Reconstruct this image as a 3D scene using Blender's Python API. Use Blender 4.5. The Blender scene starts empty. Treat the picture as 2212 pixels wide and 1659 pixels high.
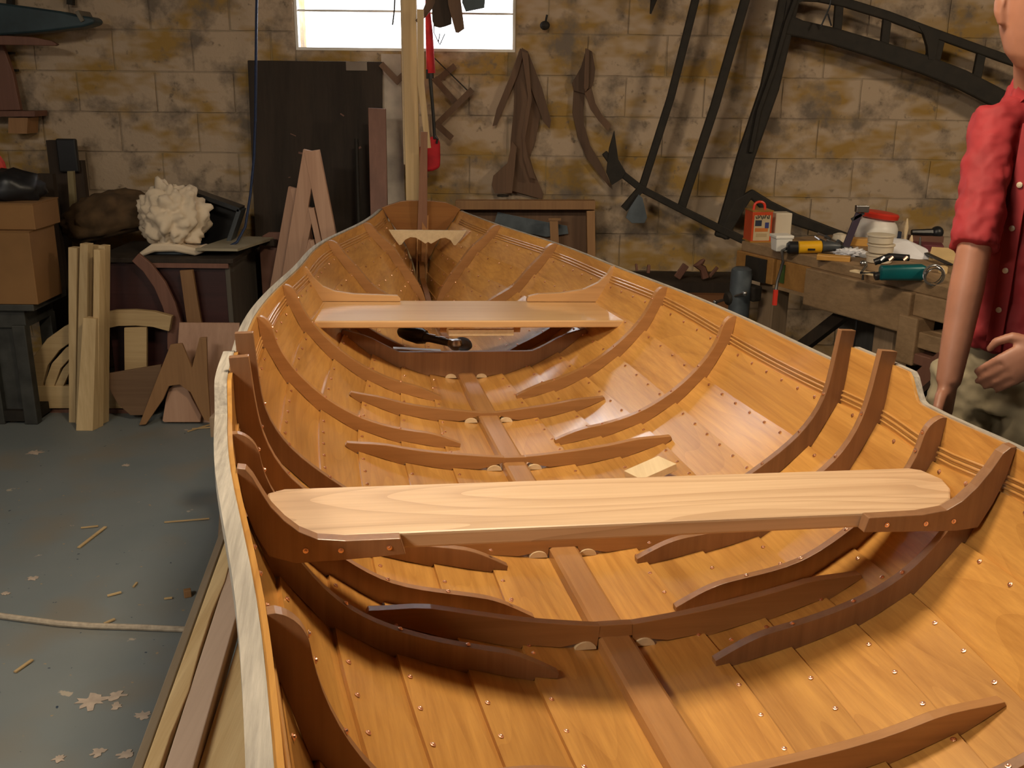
import bpy, bmesh, math, random
import numpy as np
from mathutils import Vector, Matrix, noise as mnoise
random.seed(7)
SC = bpy.context.scene
COL = SC.collection
PI = math.pi

# ------------------------------------------------------------------ camera, light, exposure
PITCH, ROLL, CAMZ, FPX, CX, CY = math.radians(17), math.radians(.6), 1.55, 2150., 1106., 829.5
_f = Vector((0, math.cos(PITCH), -math.sin(PITCH))); _r = Vector((1, 0, 0)); _u = _r.cross(_f)
CR = math.cos(ROLL) * _r + math.sin(ROLL) * _u
CU = -math.sin(ROLL) * _r + math.cos(ROLL) * _u
CF = _f
CAMP = Vector((0, 0, CAMZ))
cam = bpy.data.cameras.new('camera'); camo = bpy.data.objects.new('camera', cam); COL.objects.link(camo)
camo.matrix_world = Matrix(((CR.x, CU.x, -CF.x, 0), (CR.y, CU.y, -CF.y, 0), (CR.z, CU.z, -CF.z, CAMZ), (0, 0, 0, 1)))
cam.sensor_width = 36; cam.lens = 36 * FPX / 2212
cam.clip_start = .02
cam.dof.use_dof = False
SC.camera = camo
SC.view_settings.view_transform = 'Standard'; SC.view_settings.look = 'None'
SC.view_settings.exposure = 0.0; SC.view_settings.gamma = 1; SC.view_settings.use_curve_mapping = False
SC.cycles.use_denoising = True
SC.cycles.max_bounces = 8; SC.cycles.diffuse_bounces = 4; SC.cycles.glossy_bounces = 3
SC.cycles.sample_clamp_indirect = 4

world = bpy.data.worlds.new('world'); SC.world = world; world.use_nodes = True
wn = world.node_tree.nodes; wn['Background'].inputs[0].default_value = (.95, .97, 1, 1)
wn['Background'].inputs[1].default_value = 9.0


def area(name, loc, target, size, power, color, size_y=None, shape='RECTANGLE'):
    l = bpy.data.lights.new(name, 'AREA'); l.shape = shape
    l.size = size; l.size_y = size_y or size
    l.energy = power; l.color = color
    o = bpy.data.objects.new(name, l); COL.objects.link(o); o.location = loc
    d = Vector(target) - Vector(loc)
    o.rotation_euler = d.to_track_quat('-Z', 'Y').to_euler()
    return o


# warm workshop lamps hung under the ceiling (their fittings are built below), two fills added from the left, window daylight portal
area('lamp_and_fill_light', (.12, 1.95, 2.72), (.12, 1.9, 0), .42, 46, (1, .82, .58), .42)
area('lamp_and_fill_light', (-1.9, -.2, 2.75), (-.8, 1.3, .4), 1.2, 52, (1, .88, .70), .3)  # added fill behind the camera, brightens the platform and left gunwale
area('lamp_and_fill_light', (3.0, 2.5, 2.45), (.9, 5.3, 1.1), .35, 34, (1, .80, .55), .35)
area('left_daylight_fill', (-3.30, .2, 1.5), (0, 1.6, .3), 1.6, 20, (.98, .97, .95), 2.0)  # added daylight fill at the left wall; no door is built there
pt = area('window_portal', (-.557, 5.62, 2.03), (-.557, 0, 2.03), 1.1, 1, (1, 1, 1), .68); pt.data.cycles.is_portal = True

# ------------------------------------------------------------------ helpers
def W(u, v, y=None, x=None, z=None):
    """point of the room that a measured pixel of the photograph shows, on a plane of known y, x or z"""
    d = CF + (u - CX) / FPX * CR - (v - CY) / FPX * CU
    if y is not None: t = (y - CAMP.y) / d.y
    elif x is not None: t = (x - CAMP.x) / d.x
    else: t = (z - CAMP.z) / d.z
    return CAMP + t * d


def link(o):
    COL.objects.link(o); return o


def tag(o, label=None, cat=None, group=None, kind=None):
    if label: o['label'] = label
    if cat: o['category'] = cat
    if group: o['group'] = group
    if kind: o['kind'] = kind
    return o


def empty(name, loc=(0, 0, 0), label=None, cat=None, group=None, rotz=0):
    o = link(bpy.data.objects.new(name, None)); o.location = loc; o.rotation_euler = (0, 0, rotz)
    o.empty_display_size = .05
    return tag(o, label, cat, group)


class M:
    """collects shapes (in world coordinates unless the caller says otherwise) into one mesh"""
    def __init__(s): s.bm = bmesh.new()

    def box(s, c, size, rot=None, taper=None):
        hx, hy, hz = [q / 2 for q in size]
        R = rot if rot is not None else Matrix.Identity(3)
        vs = []
        for z in (-hz, hz):
            k = 1 if (taper is None or z < 0) else taper
            for x, y in ((-hx, -hy), (hx, -hy), (hx, hy), (-hx, hy)):
                vs.append(s.bm.verts.new(Vector(c) + R @ Vector((x * k, y * k, z))))
        for f in ((0, 3, 2, 1), (4, 5, 6, 7), (0, 1, 5, 4), (1, 2, 6, 5), (2, 3, 7, 6), (3, 0, 4, 7)):
            s.bm.faces.new([vs[i] for i in f])
        return s

    def bar(s, p0, p1, w, h, up=(0, 0, 1)):
        p0, p1 = Vector(p0), Vector(p1); d = p1 - p0; L = d.length; d.normalize()
        u = Vector(up); x = d.cross(u)
        if x.length < 1e-5: x = d.cross(Vector((0, 1, 0)))
        x.normalize(); u = x.cross(d)
        R = Matrix((x, d, u)).transposed()
        return s.box((p0 + p1) / 2, (w, L, h), R)

    def prism(s, pts, vec):
        vec = Vector(vec)
        a = [s.bm.verts.new(Vector(p)) for p in pts]; b = [s.bm.verts.new(Vector(p) + vec) for p in pts]
        n = len(pts)
        s.bm.faces.new(a); s.bm.faces.new(b[::-1])
        for i in range(n): s.bm.faces.new((a[i], b[i], b[(i + 1) % n], a[(i + 1) % n]))
        return s

    def tube(s, pts, r, seg=8, cap=True):
        pts = [Vector(p) for p in pts]; n = len(pts)
        rr = r if isinstance(r, (list, tuple)) else [r] * n
        rings = []; prev = None
        for i, p in enumerate(pts):
            t = (pts[min(i + 1, n - 1)] - pts[max(i - 1, 0)]).normalized()
            if prev is None:
                a = t.cross(Vector((0, 0, 1)))
                if a.length < .05: a = t.cross(Vector((0, 1, 0)))
            else: a = prev - t * prev.dot(t)
            a.normalize(); prev = a; b = t.cross(a)
            rings.append([s.bm.verts.new(p + rr[i] * (math.cos(q) * a + math.sin(q) * b)) for q in [2 * PI * k / seg for k in range(seg)]])
        s._skin(rings, cap); return s

    def _skin(s, rings, cap=True):
        seg = len(rings[0])
        for i in range(len(rings) - 1):
            for k in range(seg):
                s.bm.faces.new((rings[i][k], rings[i][(k + 1) % seg], rings[i + 1][(k + 1) % seg], rings[i + 1][k]))
        if cap:
            s.bm.faces.new(rings[0][::-1]); s.bm.faces.new(rings[-1])

    def lathe(s, c, prof, seg=20, axis=(0, 0, 1)):
        """prof: list of (radius, height along axis)"""
        ax = Vector(axis).normalized(); a = ax.cross(Vector((0, 1, 0)))
        if a.length < .05: a = ax.cross(Vector((1, 0, 0)))
        a.normalize(); b = ax.cross(a); c = Vector(c)
        rings = [[s.bm.verts.new(c + ax * h + max(r, 1e-4) * (math.cos(q) * a + math.sin(q) * b)) for q in [2 * PI * k / seg for k in range(seg)]] for r, h in prof]
        s._skin(rings); return s

    def loft(s, rings, seg=20):
        """rings: (centre, half width vector, half depth vector[, superellipse power])"""
        R = []
        for rg in rings:
            c, hw, hd = Vector(rg[0]), Vector(rg[1]), Vector(rg[2]); pw = rg[3] if len(rg) > 3 else 1
            rr = []
            for k in range(seg):
                q = 2 * PI * k / seg; cs, sn = math.cos(q), math.sin(q)
                rr.append(s.bm.verts.new(c + hw * math.copysign(abs(cs) ** pw, cs) + hd * math.copysign(abs(sn) ** pw, sn)))
            R.append(rr)
        s._skin(R); return s

    def strip(s, path, width, normal, thick):
        """a flat band that follows a path lying in one plane (normal = plane normal)"""
        n = Vector(normal).normalized(); path = [Vector(p) for p in path]; m = len(path)
        ww = width if isinstance(width, (list, tuple)) else [width] * m
        rings = []
        for i, p in enumerate(path):
            t = (path[min(i + 1, m - 1)] - path[max(i - 1, 0)]).normalized(); a = n.cross(t).normalized() * ww[i] / 2
            rings.append([s.bm.verts.new(p + a), s.bm.verts.new(p - a), s.bm.verts.new(p - a + n * thick), s.bm.verts.new(p + a + n * thick)])
        s._skin(rings); return s

    def sphere(s, c, r, seg=12, scale=(1, 1, 1)):
        m = Matrix.Translation(c) @ Matrix.Diagonal((r * scale[0], r * scale[1], r * scale[2], 1))
        bmesh.ops.create_uvsphere(s.bm, u_segments=seg, v_segments=max(6, seg // 2 + 2), radius=1, matrix=m); return s

    def done(s, name, mat, parent=None, smooth=False, bevel=0, recalc=True, angle=40):
        if recalc: bmesh.ops.recalc_face_normals(s.bm, faces=s.bm.faces)
        me = bpy.data.meshes.new(name); 
        if parent is not None:
            inv = world_of(parent).inverted(); s.bm.transform(inv)
        s.bm.to_mesh(me); s.bm.free()
        me.materials.append(mat)
        o = link(bpy.data.objects.new(name, me))
        if parent is not None: o.parent = parent
        if smooth:
            for p in me.polygons: p.use_smooth = True
            if angle: me.set_sharp_from_angle(angle=math.radians(angle))
        if bevel:
            b = o.modifiers.new('bevel', 'BEVEL'); b.width = bevel; b.segments = 2; b.limit_method = 'ANGLE'; b.angle_limit = math.radians(35)
            b.harden_normals = False
        return o


def world_of(o):
    m = o.matrix_basis.copy() if o.type != 'X' else None
    while o.parent is not None:
        o = o.parent; m = o.matrix_basis @ m
    return m


def piece(name, m, mat, label, cat, group=None, kind=None, **k):
    """a thing that is one mesh: origin at its base"""
    o = m.done(name, mat, None, **k)
    me = o.data; co = np.empty(len(me.vertices) * 3); me.vertices.foreach_get('co', co); co = co.reshape(-1, 3)
    b = Vector(((co[:, 0].min() + co[:, 0].max()) / 2, (co[:, 1].min() + co[:, 1].max()) / 2, co[:, 2].min()))
    me.transform(Matrix.Translation(-b)); o.location = b
    return tag(o, label, cat, group, kind)


# ------------------------------------------------------------------ materials
def newmat(name):
    m = bpy.data.materials.new(name); m.use_nodes = True
    nt = m.node_tree; return m, nt, nt.nodes, nt.links, nt.nodes['Principled BSDF']


def rgb(c): return (*c, 1)


def wood(name, dark, light, grain='Y', scale=1.0, rough=.5, coat=0, coat_rough=.08, arcs=0.0, bump=.15, blotch=.3, tint=0.0, spec=.5, arc_scale=9):
    m, nt, N, L, P = newmat(name)
    tc = N.new('ShaderNodeTexCoord'); mp = N.new('ShaderNodeMapping')
    s = {'X': (.8, 26, 26), 'Y': (26, .8, 26), 'Z': (26, 26, .8)}[grain]
    mp.inputs['Scale'].default_value = [q * scale for q in s]
    oi = N.new('ShaderNodeObjectInfo'); cx = N.new('ShaderNodeCombineXYZ'); ml = N.new('ShaderNodeMath'); ml.operation = 'MULTIPLY'; ml.inputs[1].default_value = 37
    L.new(oi.outputs['Random'], ml.inputs[0])
    for k in range(3): L.new(ml.outputs[0], cx.inputs[k])
    L.new(tc.outputs['Object'], mp.inputs['Vector']); L.new(cx.outputs[0], mp.inputs['Location'])
    n1 = N.new('ShaderNodeTexNoise'); n1.inputs['Scale'].default_value = 3; n1.inputs['Detail'].default_value = 6; n1.inputs['Roughness'].default_value = .65
    L.new(mp.outputs[0], n1.inputs['Vector'])
    n2 = N.new('ShaderNodeTexNoise'); n2.inputs['Scale'].default_value = .45; n2.inputs['Detail'].default_value = 3
    L.new(mp.outputs[0], n2.inputs['Vector'])
    mx = N.new('ShaderNodeMix'); mx.data_type = 'FLOAT'; mx.inputs[0].default_value = blotch + .2
    L.new(n1.outputs[0], mx.inputs[2]); L.new(n2.outputs[0], mx.inputs[3])
    src = mx.outputs[0]
    if arcs:
        mp2 = N.new('ShaderNodeMapping'); s2 = {'X': (.55, 5, 5), 'Y': (5, .55, 5), 'Z': (5, 5, .55)}[grain]
        mp2.inputs['Scale'].default_value = s2; L.new(tc.outputs['Object'], mp2.inputs['Vector']); L.new(cx.outputs[0], mp2.inputs['Location'])
        n3 = N.new('ShaderNodeTexNoise'); n3.inputs['Scale'].default_value = 1.0; n3.inputs['Detail'].default_value = 1.5; n3.inputs['Roughness'].default_value = .4
        L.new(mp2.outputs[0], n3.inputs['Vector'])
        mm = N.new('ShaderNodeMath'); mm.operation = 'MULTIPLY'; mm.inputs[1].default_value = arc_scale * 2
        L.new(n3.outputs[0], mm.inputs[0])
        fr = N.new('ShaderNodeMath'); fr.operation = 'FRACT'; L.new(mm.outputs[0], fr.inputs[0])
        pw = N.new('ShaderNodeMath'); pw.operation = 'POWER'; pw.inputs[1].default_value = 3; L.new(fr.outputs[0], pw.inputs[0])
        ma = N.new('ShaderNodeMath'); ma.operation = 'MULTIPLY_ADD'; ma.inputs[1].default_value = -arcs; L.new(pw.outputs[0], ma.inputs[0]); L.new(src, ma.inputs[2])
        src = ma.outputs[0]
    cr = N.new('ShaderNodeValToRGB'); cr.color_ramp.elements[0].position = .3; cr.color_ramp.elements[1].position = .68
    cr.color_ramp.elements[0].color = rgb(dark); cr.color_ramp.elements[1].color = rgb(light)
    L.new(src, cr.inputs[0])
    hs = N.new('ShaderNodeHueSaturation'); L.new(cr.outputs[0], hs.inputs['Color'])
    mr = N.new('ShaderNodeMapRange'); mr.inputs['To Min'].default_value = 1 - tint; mr.inputs['To Max'].default_value = 1 + tint
    L.new(oi.outputs['Random'], mr.inputs['Value']); L.new(mr.outputs[0], hs.inputs['Value'])
    L.new(hs.outputs[0], P.inputs['Base Color'])
    P.inputs['Roughness'].default_value = rough
    P.inputs['Specular IOR Level'].default_value = spec
    if coat:
        P.inputs['Coat Weight'].default_value = coat; P.inputs['Coat Roughness'].default_value = coat_rough
    bp = N.new('ShaderNodeBump'); bp.inputs['Strength'].default_value = bump; bp.inputs['Distance'].default_value = .002
    L.new(n1.outputs[0], bp.inputs['Height']); L.new(bp.outputs[0], P.inputs['Normal'])
    return m


def plain(name, col, rough=.5, metal=0, var=.15, scale=12, bump=0, coat=0, spec=.5):
    m, nt, N, L, P = newmat(name)
    tc = N.new('ShaderNodeTexCoord'); n = N.new('ShaderNodeTexNoise'); n.inputs['Scale'].default_value = scale; n.inputs['Detail'].default_value = 5
    L.new(tc.outputs['Object'], n.inputs['Vector'])
    cr = N.new('ShaderNodeValToRGB'); cr.color_ramp.elements[0].position = .3; cr.color_ramp.elements[1].position = .7
    cr.color_ramp.elements[0].color = rgb([max(0, q * (1 - var)) for q in col]); cr.color_ramp.elements[1].color = rgb([min(1, q * (1 + var)) for q in col])
    L.new(n.outputs[0], cr.inputs[0]); L.new(cr.outputs[0], P.inputs['Base Color'])
    P.inputs['Roughness'].default_value = rough; P.inputs['Metallic'].default_value = metal; P.inputs['Specular IOR Level'].default_value = spec
    if coat: P.inputs['Coat Weight'].default_value = coat
    if bump:
        b = N.new('ShaderNodeBump'); b.inputs['Strength'].default_value = bump; b.inputs['Distance'].default_value = .004
        L.new(n.outputs[0], b.inputs['Height']); L.new(b.outputs[0], P.inputs['Normal'])
    return m


PLANK = wood('varnished_plank', (.38, .165, .036), (.70, .365, .092), 'Y', 1.2, .38, .75, .12, bump=.12, tint=.11, blotch=.35, arcs=.07)
TIMBER = wood('varnished_timber', (.19, .088, .040), (.34, .170, .078), 'Z', .8, .45, .35, .2, bump=.12, tint=.08)
FLOORT = wood('varnished_floor_timber', (.30, .135, .045), (.46, .225, .08), 'X', .8, .45, .35, .2, bump=.12, tint=.08)
KEELW = wood('keelson_wood', (.31, .140, .048), (.48, .24, .085), 'Y', 1, .4, .6, .15, bump=.15)
THWART = wood('pale_thwart', (.52, .33, .19), (.72, .50, .31), 'X', .8, .5, .2, .3, bump=.1, arcs=.26, arc_scale=11, blotch=.25)
THWART2 = wood('varnished_thwart', (.56, .32, .14), (.74, .46, .22), 'X', .8, .35, .9, .1, bump=.05, blotch=.25)
KNEE2 = wood('varnished_pale_knee', (.44, .24, .10), (.62, .36, .16), 'X', .8, .4, .5, .15)
RAW = wood('raw_outwale', (.22, .195, .165), (.52, .465, .395), 'Y', 1.6, .75, 0, bump=.6, blotch=.0)
PALE = wood('bare_pale_wood', (.60, .44, .25), (.80, .63, .40), 'Y', 1, .6)
BEAD = wood('bead_wood', (.42, .19, .05), (.60, .32, .10), 'Y', 1, .3, 1, .06)
COPPER = plain('copper', (1.0, .60, .44), .33, 1, .05)
TRANSOM = wood('transom_wood', (.20, .075, .018), (.33, .14, .036), 'X', .8, .4, .5, .12)
PINE = wood('pine', (.42, .28, .13), (.62, .46, .25), 'Z', 1, .6, tint=.12)
PINEX = wood('pine_flat', (.40, .26, .12), (.60, .43, .22), 'X', 1, .6, tint=.12)
PINEY = wood('pine_long', (.55, .37, .17), (.82, .64, .36), 'Y', 1, .65, bump=.5, tint=.05)
PINKW = wood('pinkish_ply', (.40, .22, .14), (.56, .34, .23), 'Z', .8, .6, tint=.1)
PINKY = wood('pinkish_plank', (.52, .38, .29), (.72, .56, .44), 'Y', .8, .65)
BROWNW = wood('brown_ply', (.22, .11, .045), (.34, .18, .075), 'Z', .8, .6, tint=.12)
REDW = wood('red_brown_board', (.13, .055, .035), (.2, .09, .06), 'Z', .8, .6)
DARKW = wood('dark_board', (.016, .010, .006), (.045, .027, .016), 'Z', .8, .8, tint=.2)
CHEST = wood('red_chest_paint', (.022, .006, .006), (.06, .018, .016), 'X', .7, .5)
BENCHW = wood('bench_wood', (.16, .095, .045), (.33, .21, .11), 'Y', .8, .7, bump=.6)
BENCHZ = wood('bench_leg_wood', (.18, .12, .07), (.32, .22, .14), 'Z', .8, .7, bump=.6)
BENCHO = wood('bench_drawer_wood', (.22, .10, .025), (.38, .19, .05), 'X', .8, .55)
BROWNT = wood('dull_brown_template', (.075, .038, .020), (.15, .080, .042), 'Z', .8, .7, tint=.2)
IRON = plain('dark_iron', (.014, .010, .006), .75, 0, .4, 20, .4)
BLACK = plain('black_plastic', (.012, .012, .014), .4, 0, .2)
DGREY = plain('dark_grey', (.045, .05, .055), .4, 0, .3)
STEEL = plain('steel', (.45, .45, .46), .3, 1, .2)
GREYM = plain('grey_blue_metal', (.10, .12, .14), .5, .4, .3)
WHITEP = plain('white_plastic', (.74, .71, .66), .4, 0, .05)
CREAM = plain('cream_plastic', (.62, .54, .42), .45, 0, .05)
REDP = plain('red_plastic', (.60, .035, .018), .4, 0, .1)
REDC = plain('red_cloth', (.45, .012, .02), .8, 0, .25, 20)
YELLOW = plain('yellow_plastic', (.68, .36, .01), .4, 0, .1)
TEAL = plain('teal_metal', (.0, .085, .095), .4, .1, .2)
NAVY = plain('navy_cloth', (.014, .02, .045), .7, 0, .3)
PAPER = plain('paper', (.75, .74, .78), .8, 0, .03)
TAN = plain('tan_card', (.62, .43, .2), .8, 0, .1)
CANVAS = plain('white_canvas', (.68, .56, .42), .85, 0, .08, 6, .2)
SACK = plain('brown_sack', (.085, .048, .020), .9, 0, .35, 14, .5)
CARD = plain('cardboard', (.24, .12, .04), .8, 0, .12, 5)
ROPEB = plain('blue_rope', (.006, .02, .07), .6, 0, .3, 60)
ROPET = plain('tan_rope', (.40, .33, .25), .8, 0, .2, 60)
BLUEG = plain('blue_grey_paint', (.022, .042, .052), .5, 0, .35, 8)
WHITEW = plain('white_paint_worn', (.42, .36, .30), .8, 0, .25, 9, .3)
SKIN = plain('skin', (.36, .16, .10), .5, 0, .12, 14)
HAIR = plain('hair', (.09, .05, .03), .7, 0, .3, 40)
SHIRT = plain('red_shirt', (.31, .020, .025), .75, 0, .12, 16)
TROUS = plain('khaki', (.30, .245, .155), .85, 0, .15, 12, .2)
BUTTON = plain('button', (.62, .5, .36), .3)
BELTM = plain('belt', (.012, .010, .010), .5)
# ------------------------------------------------------------------ the room
YW = 5.3


def wall_material(name, base, ochre, dark, ochre_amt=.5):
    m, nt, N, L, P = newmat(name)
    g = N.new('ShaderNodeNewGeometry')
    def nz(scale, detail=4, rough=.6):
        n = N.new('ShaderNodeTexNoise'); n.inputs['Scale'].default_value = scale; n.inputs['Detail'].default_value = detail; n.inputs['Roughness'].default_value = rough
        L.new(g.outputs['Position'], n.inputs['Vector']); return n
    def ramp(src, a, b):
        c = N.new('ShaderNodeMapRange'); c.inputs['From Min'].default_value = a; c.inputs['From Max'].default_value = b; L.new(src, c.inputs['Value']); return c.outputs[0]
    def mix(f, a, b):
        x = N.new('ShaderNodeMix'); x.data_type = 'RGBA'; L.new(f, x.inputs[0])
        for i, v in ((6, a), (7, b)):
            if isinstance(v, tuple): x.inputs[i].default_value = rgb(v)
            else: L.new(v, x.inputs[i])
        return x.outputs[2]
    mp = N.new('ShaderNodeMapping'); mp.inputs['Scale'].default_value = (1, 1, 2.2); L.new(g.outputs['Position'], mp.inputs['Vector'])
    n1 = nz(2.6, 3); L.new(mp.outputs[0], n1.inputs['Vector']); n2 = nz(5.5, 5); n3 = nz(22, 4); n4 = nz(1.3, 2)
    c = mix(ramp(n1.outputs[0], .47, .60), base, ochre)
    c = mix(ramp(n2.outputs[0], .50, .66), c, dark)
    c = mix(ramp(n3.outputs[0], .62, .75), c, tuple(q * .4 for q in base))
    L.new(c, P.inputs['Base Color']); P.inputs['Roughness'].default_value = .9; P.inputs['Specular IOR Level'].default_value = .15
    b = N.new('ShaderNodeBump'); b.inputs['Strength'].default_value = .7; b.inputs['Distance'].default_value = .006
    ad = N.new('ShaderNodeMath'); ad.operation = 'ADD'; L.new(n3.outputs[0], ad.inputs[0]); L.new(n2.outputs[0], ad.inputs[1]); L.new(ad.outputs[0], b.inputs['Height']); L.new(b.outputs[0], P.inputs['Normal'])
    return m


BLOCK = wall_material('old_painted_block', (.46, .35, .25), (.34, .21, .065), (.19, .15, .115))
MORTAR = wall_material('mortar', (.36, .28, .20), (.32, .22, .09), (.18, .14, .11))
PLAST = plain('side_wall_paint', (.18, .14, .10), .9, 0, .25, 3)
CEILM = plain('ceiling_boards', (.10, .08, .06), .9, 0, .2, 3)

# floor: painted blue grey concrete with chips of bare concrete
m_, nt, N, L, P = newmat('painted_concrete')
g = N.new('ShaderNodeNewGeometry')
def _n(sc, det=4):
    n = N.new('ShaderNodeTexNoise'); n.inputs['Scale'].default_value = sc; n.inputs['Detail'].default_value = det; L.new(g.outputs['Position'], n.inputs['Vector']); return n
def _mr(s, a, b):
    c = N.new('ShaderNodeMapRange'); c.inputs['From Min'].default_value = a; c.inputs['From Max'].default_value = b; L.new(s, c.inputs['Value']); return c.outputs[0]
def _mix(f, a, b):
    x = N.new('ShaderNodeMix'); x.data_type = 'RGBA'; L.new(f, x.inputs[0])
    for i, v in ((6, a), (7, b)):
        if isinstance(v, tuple): x.inputs[i].default_value = rgb(v)
        else: L.new(v, x.inputs[i])
    return x.outputs[2]
na, nb, nc, nd = _n(1.4, 4), _n(9, 6), _n(34, 3), _n(3.2, 2)
c = _mix(_mr(na.outputs[0], .35, .65), (.155, .182, .192), (.20, .218, .218))
c = _mix(_mr(nd.outputs[0], .5, .72), c, (.20, .19, .165))
c = _mix(_mr(nb.outputs[0], .685, .70), c, (.42, .36, .29))
c = _mix(_mr(nc.outputs[0], .71, .73), c, (.34, .25, .16))
c = _mix(_mr(nc.outputs[0], .28, .26), c, (.03, .05, .08))
L.new(c, P.inputs['Base Color']); P.inputs['Roughness'].default_value = .55; P.inputs['Specular IOR Level'].default_value = .35
FLOORM = m_
tag(M().box((0, 1, -.05), (7.2, 9.2, .1)).done('floor', FLOORM), kind='structure')
tag(M().box((0, 1, 3.15), (7.2, 9.2, .1)).done('ceiling', CEILM), kind='structure')
tag(M().box((-3.45, 1, 1.55), (.1, 9.2, 3.1)).done('wall_left', PLAST), kind='structure')
tag(M().box((3.45, 1, 1.55), (.1, 9.2, 3.1)).done('wall_right', PLAST), kind='structure')
tag(M().box((0, -3.35, 1.55), (7.0, .1, 3.1)).done('wall_front', PLAST), kind='structure')
# back wall with the window opening
WX0, WX1, WZ0, WZ1 = -1.112, -.002, 1.683, 2.36
m = M(); T = .28; yb = YW + .008
m.box(((-3.4 + WX0) / 2, yb + T / 2, 1.55), (3.4 + WX0, T, 3.1)); m.box(((WX1 + 3.4) / 2, yb + T / 2, 1.55), (3.4 - WX1, T, 3.1))
m.box(((WX0 + WX1) / 2, yb + T / 2, WZ0 / 2), (WX1 - WX0, T, WZ0)); m.box(((WX0 + WX1) / 2, yb + T / 2, (WZ1 + 3.1) / 2), (WX1 - WX0, T, 3.1 - WZ1))
wall = tag(m.done('wall_back', MORTAR), kind='structure')


def block_mesh(w, h, seed):
    rnd = random.Random(seed); bm = bmesh.new(); nx, nz = 5, 3; G = []
    for j in range(nz + 1):
        row = []
        for i in range(nx + 1):
            x, z = -w / 2 + w * i / nx, -h / 2 + h * j / nz
            edge = i in (0, nx) or j in (0, nz)
            y = -.009 + (rnd.uniform(.003, .006) if edge else rnd.uniform(-.003, .0015))
            if edge: x += rnd.uniform(-.002, .002); z += rnd.uniform(-.002, .002)
            row.append(bm.verts.new((x, y, z)))
        G.append(row)
    for j in range(nz):
        for i in range(nx): bm.faces.new((G[j][i], G[j][i + 1], G[j + 1][i + 1], G[j + 1][i]))
    per = G[0][:] + [r[-1] for r in G[1:]] + G[-1][-2::-1] + [r[0] for r in G[-2:0:-1]]
    back = [bm.verts.new((v.co.x, .009, v.co.z)) for v in per]; n = len(per)
    for i in range(n): bm.faces.new((per[i], back[i], back[(i + 1) % n], per[(i + 1) % n]))
    me = bpy.data.meshes.new('block'); bm.to_mesh(me); bm.free(); me.materials.append(BLOCK)
    for p in me.polygons: p.use_smooth = True
    me.set_sharp_from_angle(angle=math.radians(50)); return me


BV = {}
def put_block(x0, x1, z0, z1):
    w, h = x1 - x0 - .009, z1 - z0 - .009
    if w < .04 or h < .04: return
    key = (round(w, 3), round(h, 3), random.randrange(4))
    if key not in BV: BV[key] = block_mesh(w, h, len(BV))
    o = link(bpy.data.objects.new('block', BV[key])); o.location = ((x0 + x1) / 2, yb + random.uniform(-.002, .002), (z0 + z1) / 2); o.parent = wall


for r in range(-1, 12):
    z0, z1 = max(0, -.03 + .2 * (r)), -.03 + .2 * (r + 1)
    if z1 <= 0 or z0 > 2.5: continue
    off = .165 + (0 if r % 2 else .2)
    for k in range(-9, 9):
        x0, x1 = off + .4 * k, off + .4 * (k + 1)
        if x1 < -3.0 or x0 > 3.2: continue
        if x1 > WX0 and x0 < WX1 and z1 > WZ0 and z0 < WZ1:
            zz1 = min(z1, WZ0)
            if x0 < WX0 - .03: put_block(x0, WX0, z0, z1)
            if x1 > WX1 + .03: put_block(WX1, x1, z0, z1)
            if zz1 - z0 > .05: put_block(max(x0, WX0), min(x1, WX1), z0, zz1)
            continue
        put_block(x0, x1, z0, z1)

# window
m_, nt, N, L, P = newmat('window_glass')
P.inputs['Roughness'].default_value = .02; P.inputs['Transmission Weight'].default_value = 1; P.inputs['IOR'].default_value = 1.01; P.inputs['Base Color'].default_value = (1, 1, 1, 1)
GLASS = m_
win = link(bpy.data.objects.new('window_1', None)); win.location = ((WX0 + WX1) / 2, YW + .18, WZ0); win['kind'] = 'structure'
m = M(); yf = YW + .040; fw = .014
m.box(((WX0 + WX1) / 2, yf, WZ0 + fw / 2), (WX1 - WX0, .05, fw)); m.box(((WX0 + WX1) / 2, yf, WZ1 - fw / 2), (WX1 - WX0, .05, fw))
m.box((WX0 + fw / 2, yf, (WZ0 + WZ1) / 2), (fw, .05, WZ1 - WZ0 - 2 * fw)); m.box((WX1 - fw / 2, yf, (WZ0 + WZ1) / 2), (fw, .05, WZ1 - WZ0 - 2 * fw))
m.done('window_frame', WHITEP, win)
M().box((-.557, yf, (WZ0 + WZ1) / 2), (.03, .045, WZ1 - WZ0 - 2 * fw)).done('mullion', WHITEP, win)
M().box(((WX0 - .557) / 2, yf, 1.873), (.53, .014, .010)).done('glazing_bar', WHITEP, win)
M().box(((WX1 - .557) / 2, yf, 1.866), (.53, .014, .010)).done('glazing_bar', WHITEP, win)
for x in ((WX0 - .557) / 2, (WX1 - .557) / 2):
    M().box((x, yf + .01, (WZ0 + WZ1) / 2), (.50, .004, WZ1 - WZ0 - 2 * fw)).done('pane', GLASS, win)

# lamp fittings under the ceiling (above the picture)
def lamp(loc, sx, sy, label):
    e = empty('ceiling_lamp', loc, label, 'lamp')
    m = M(); x, y, z = loc; t = .012
    m.box((x, y, z + .10), (sx + .04, sy + .04, t)); m.box((x - sx / 2 - .02, y, z + .05), (t, sy + .04, .11)); m.box((x + sx / 2 + .02, y, z + .05), (t, sy + .04, .11))
    m.box((x, y - sy / 2 - .02, z + .05), (sx + .04, t, .11)); m.box((x, y + sy / 2 + .02, z + .05), (sx + .04, t, .11))
    m.done('lamp_shade', IRON, e)
    m = M(); m.tube([(x, y, z + .1), (x, y, 3.1)], .008, 6); m.done('cord', BLACK, e)
lamp((.12, 1.95, 2.74), .3, .3, 'square hooded lamp hanging over the middle of the boat')
lamp((-1.95, -.27, 2.80), 1.25, .45, 'added long hooded fill lamp hanging unseen behind the camera')  # unseen fitting made up to go with the added left fill
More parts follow.
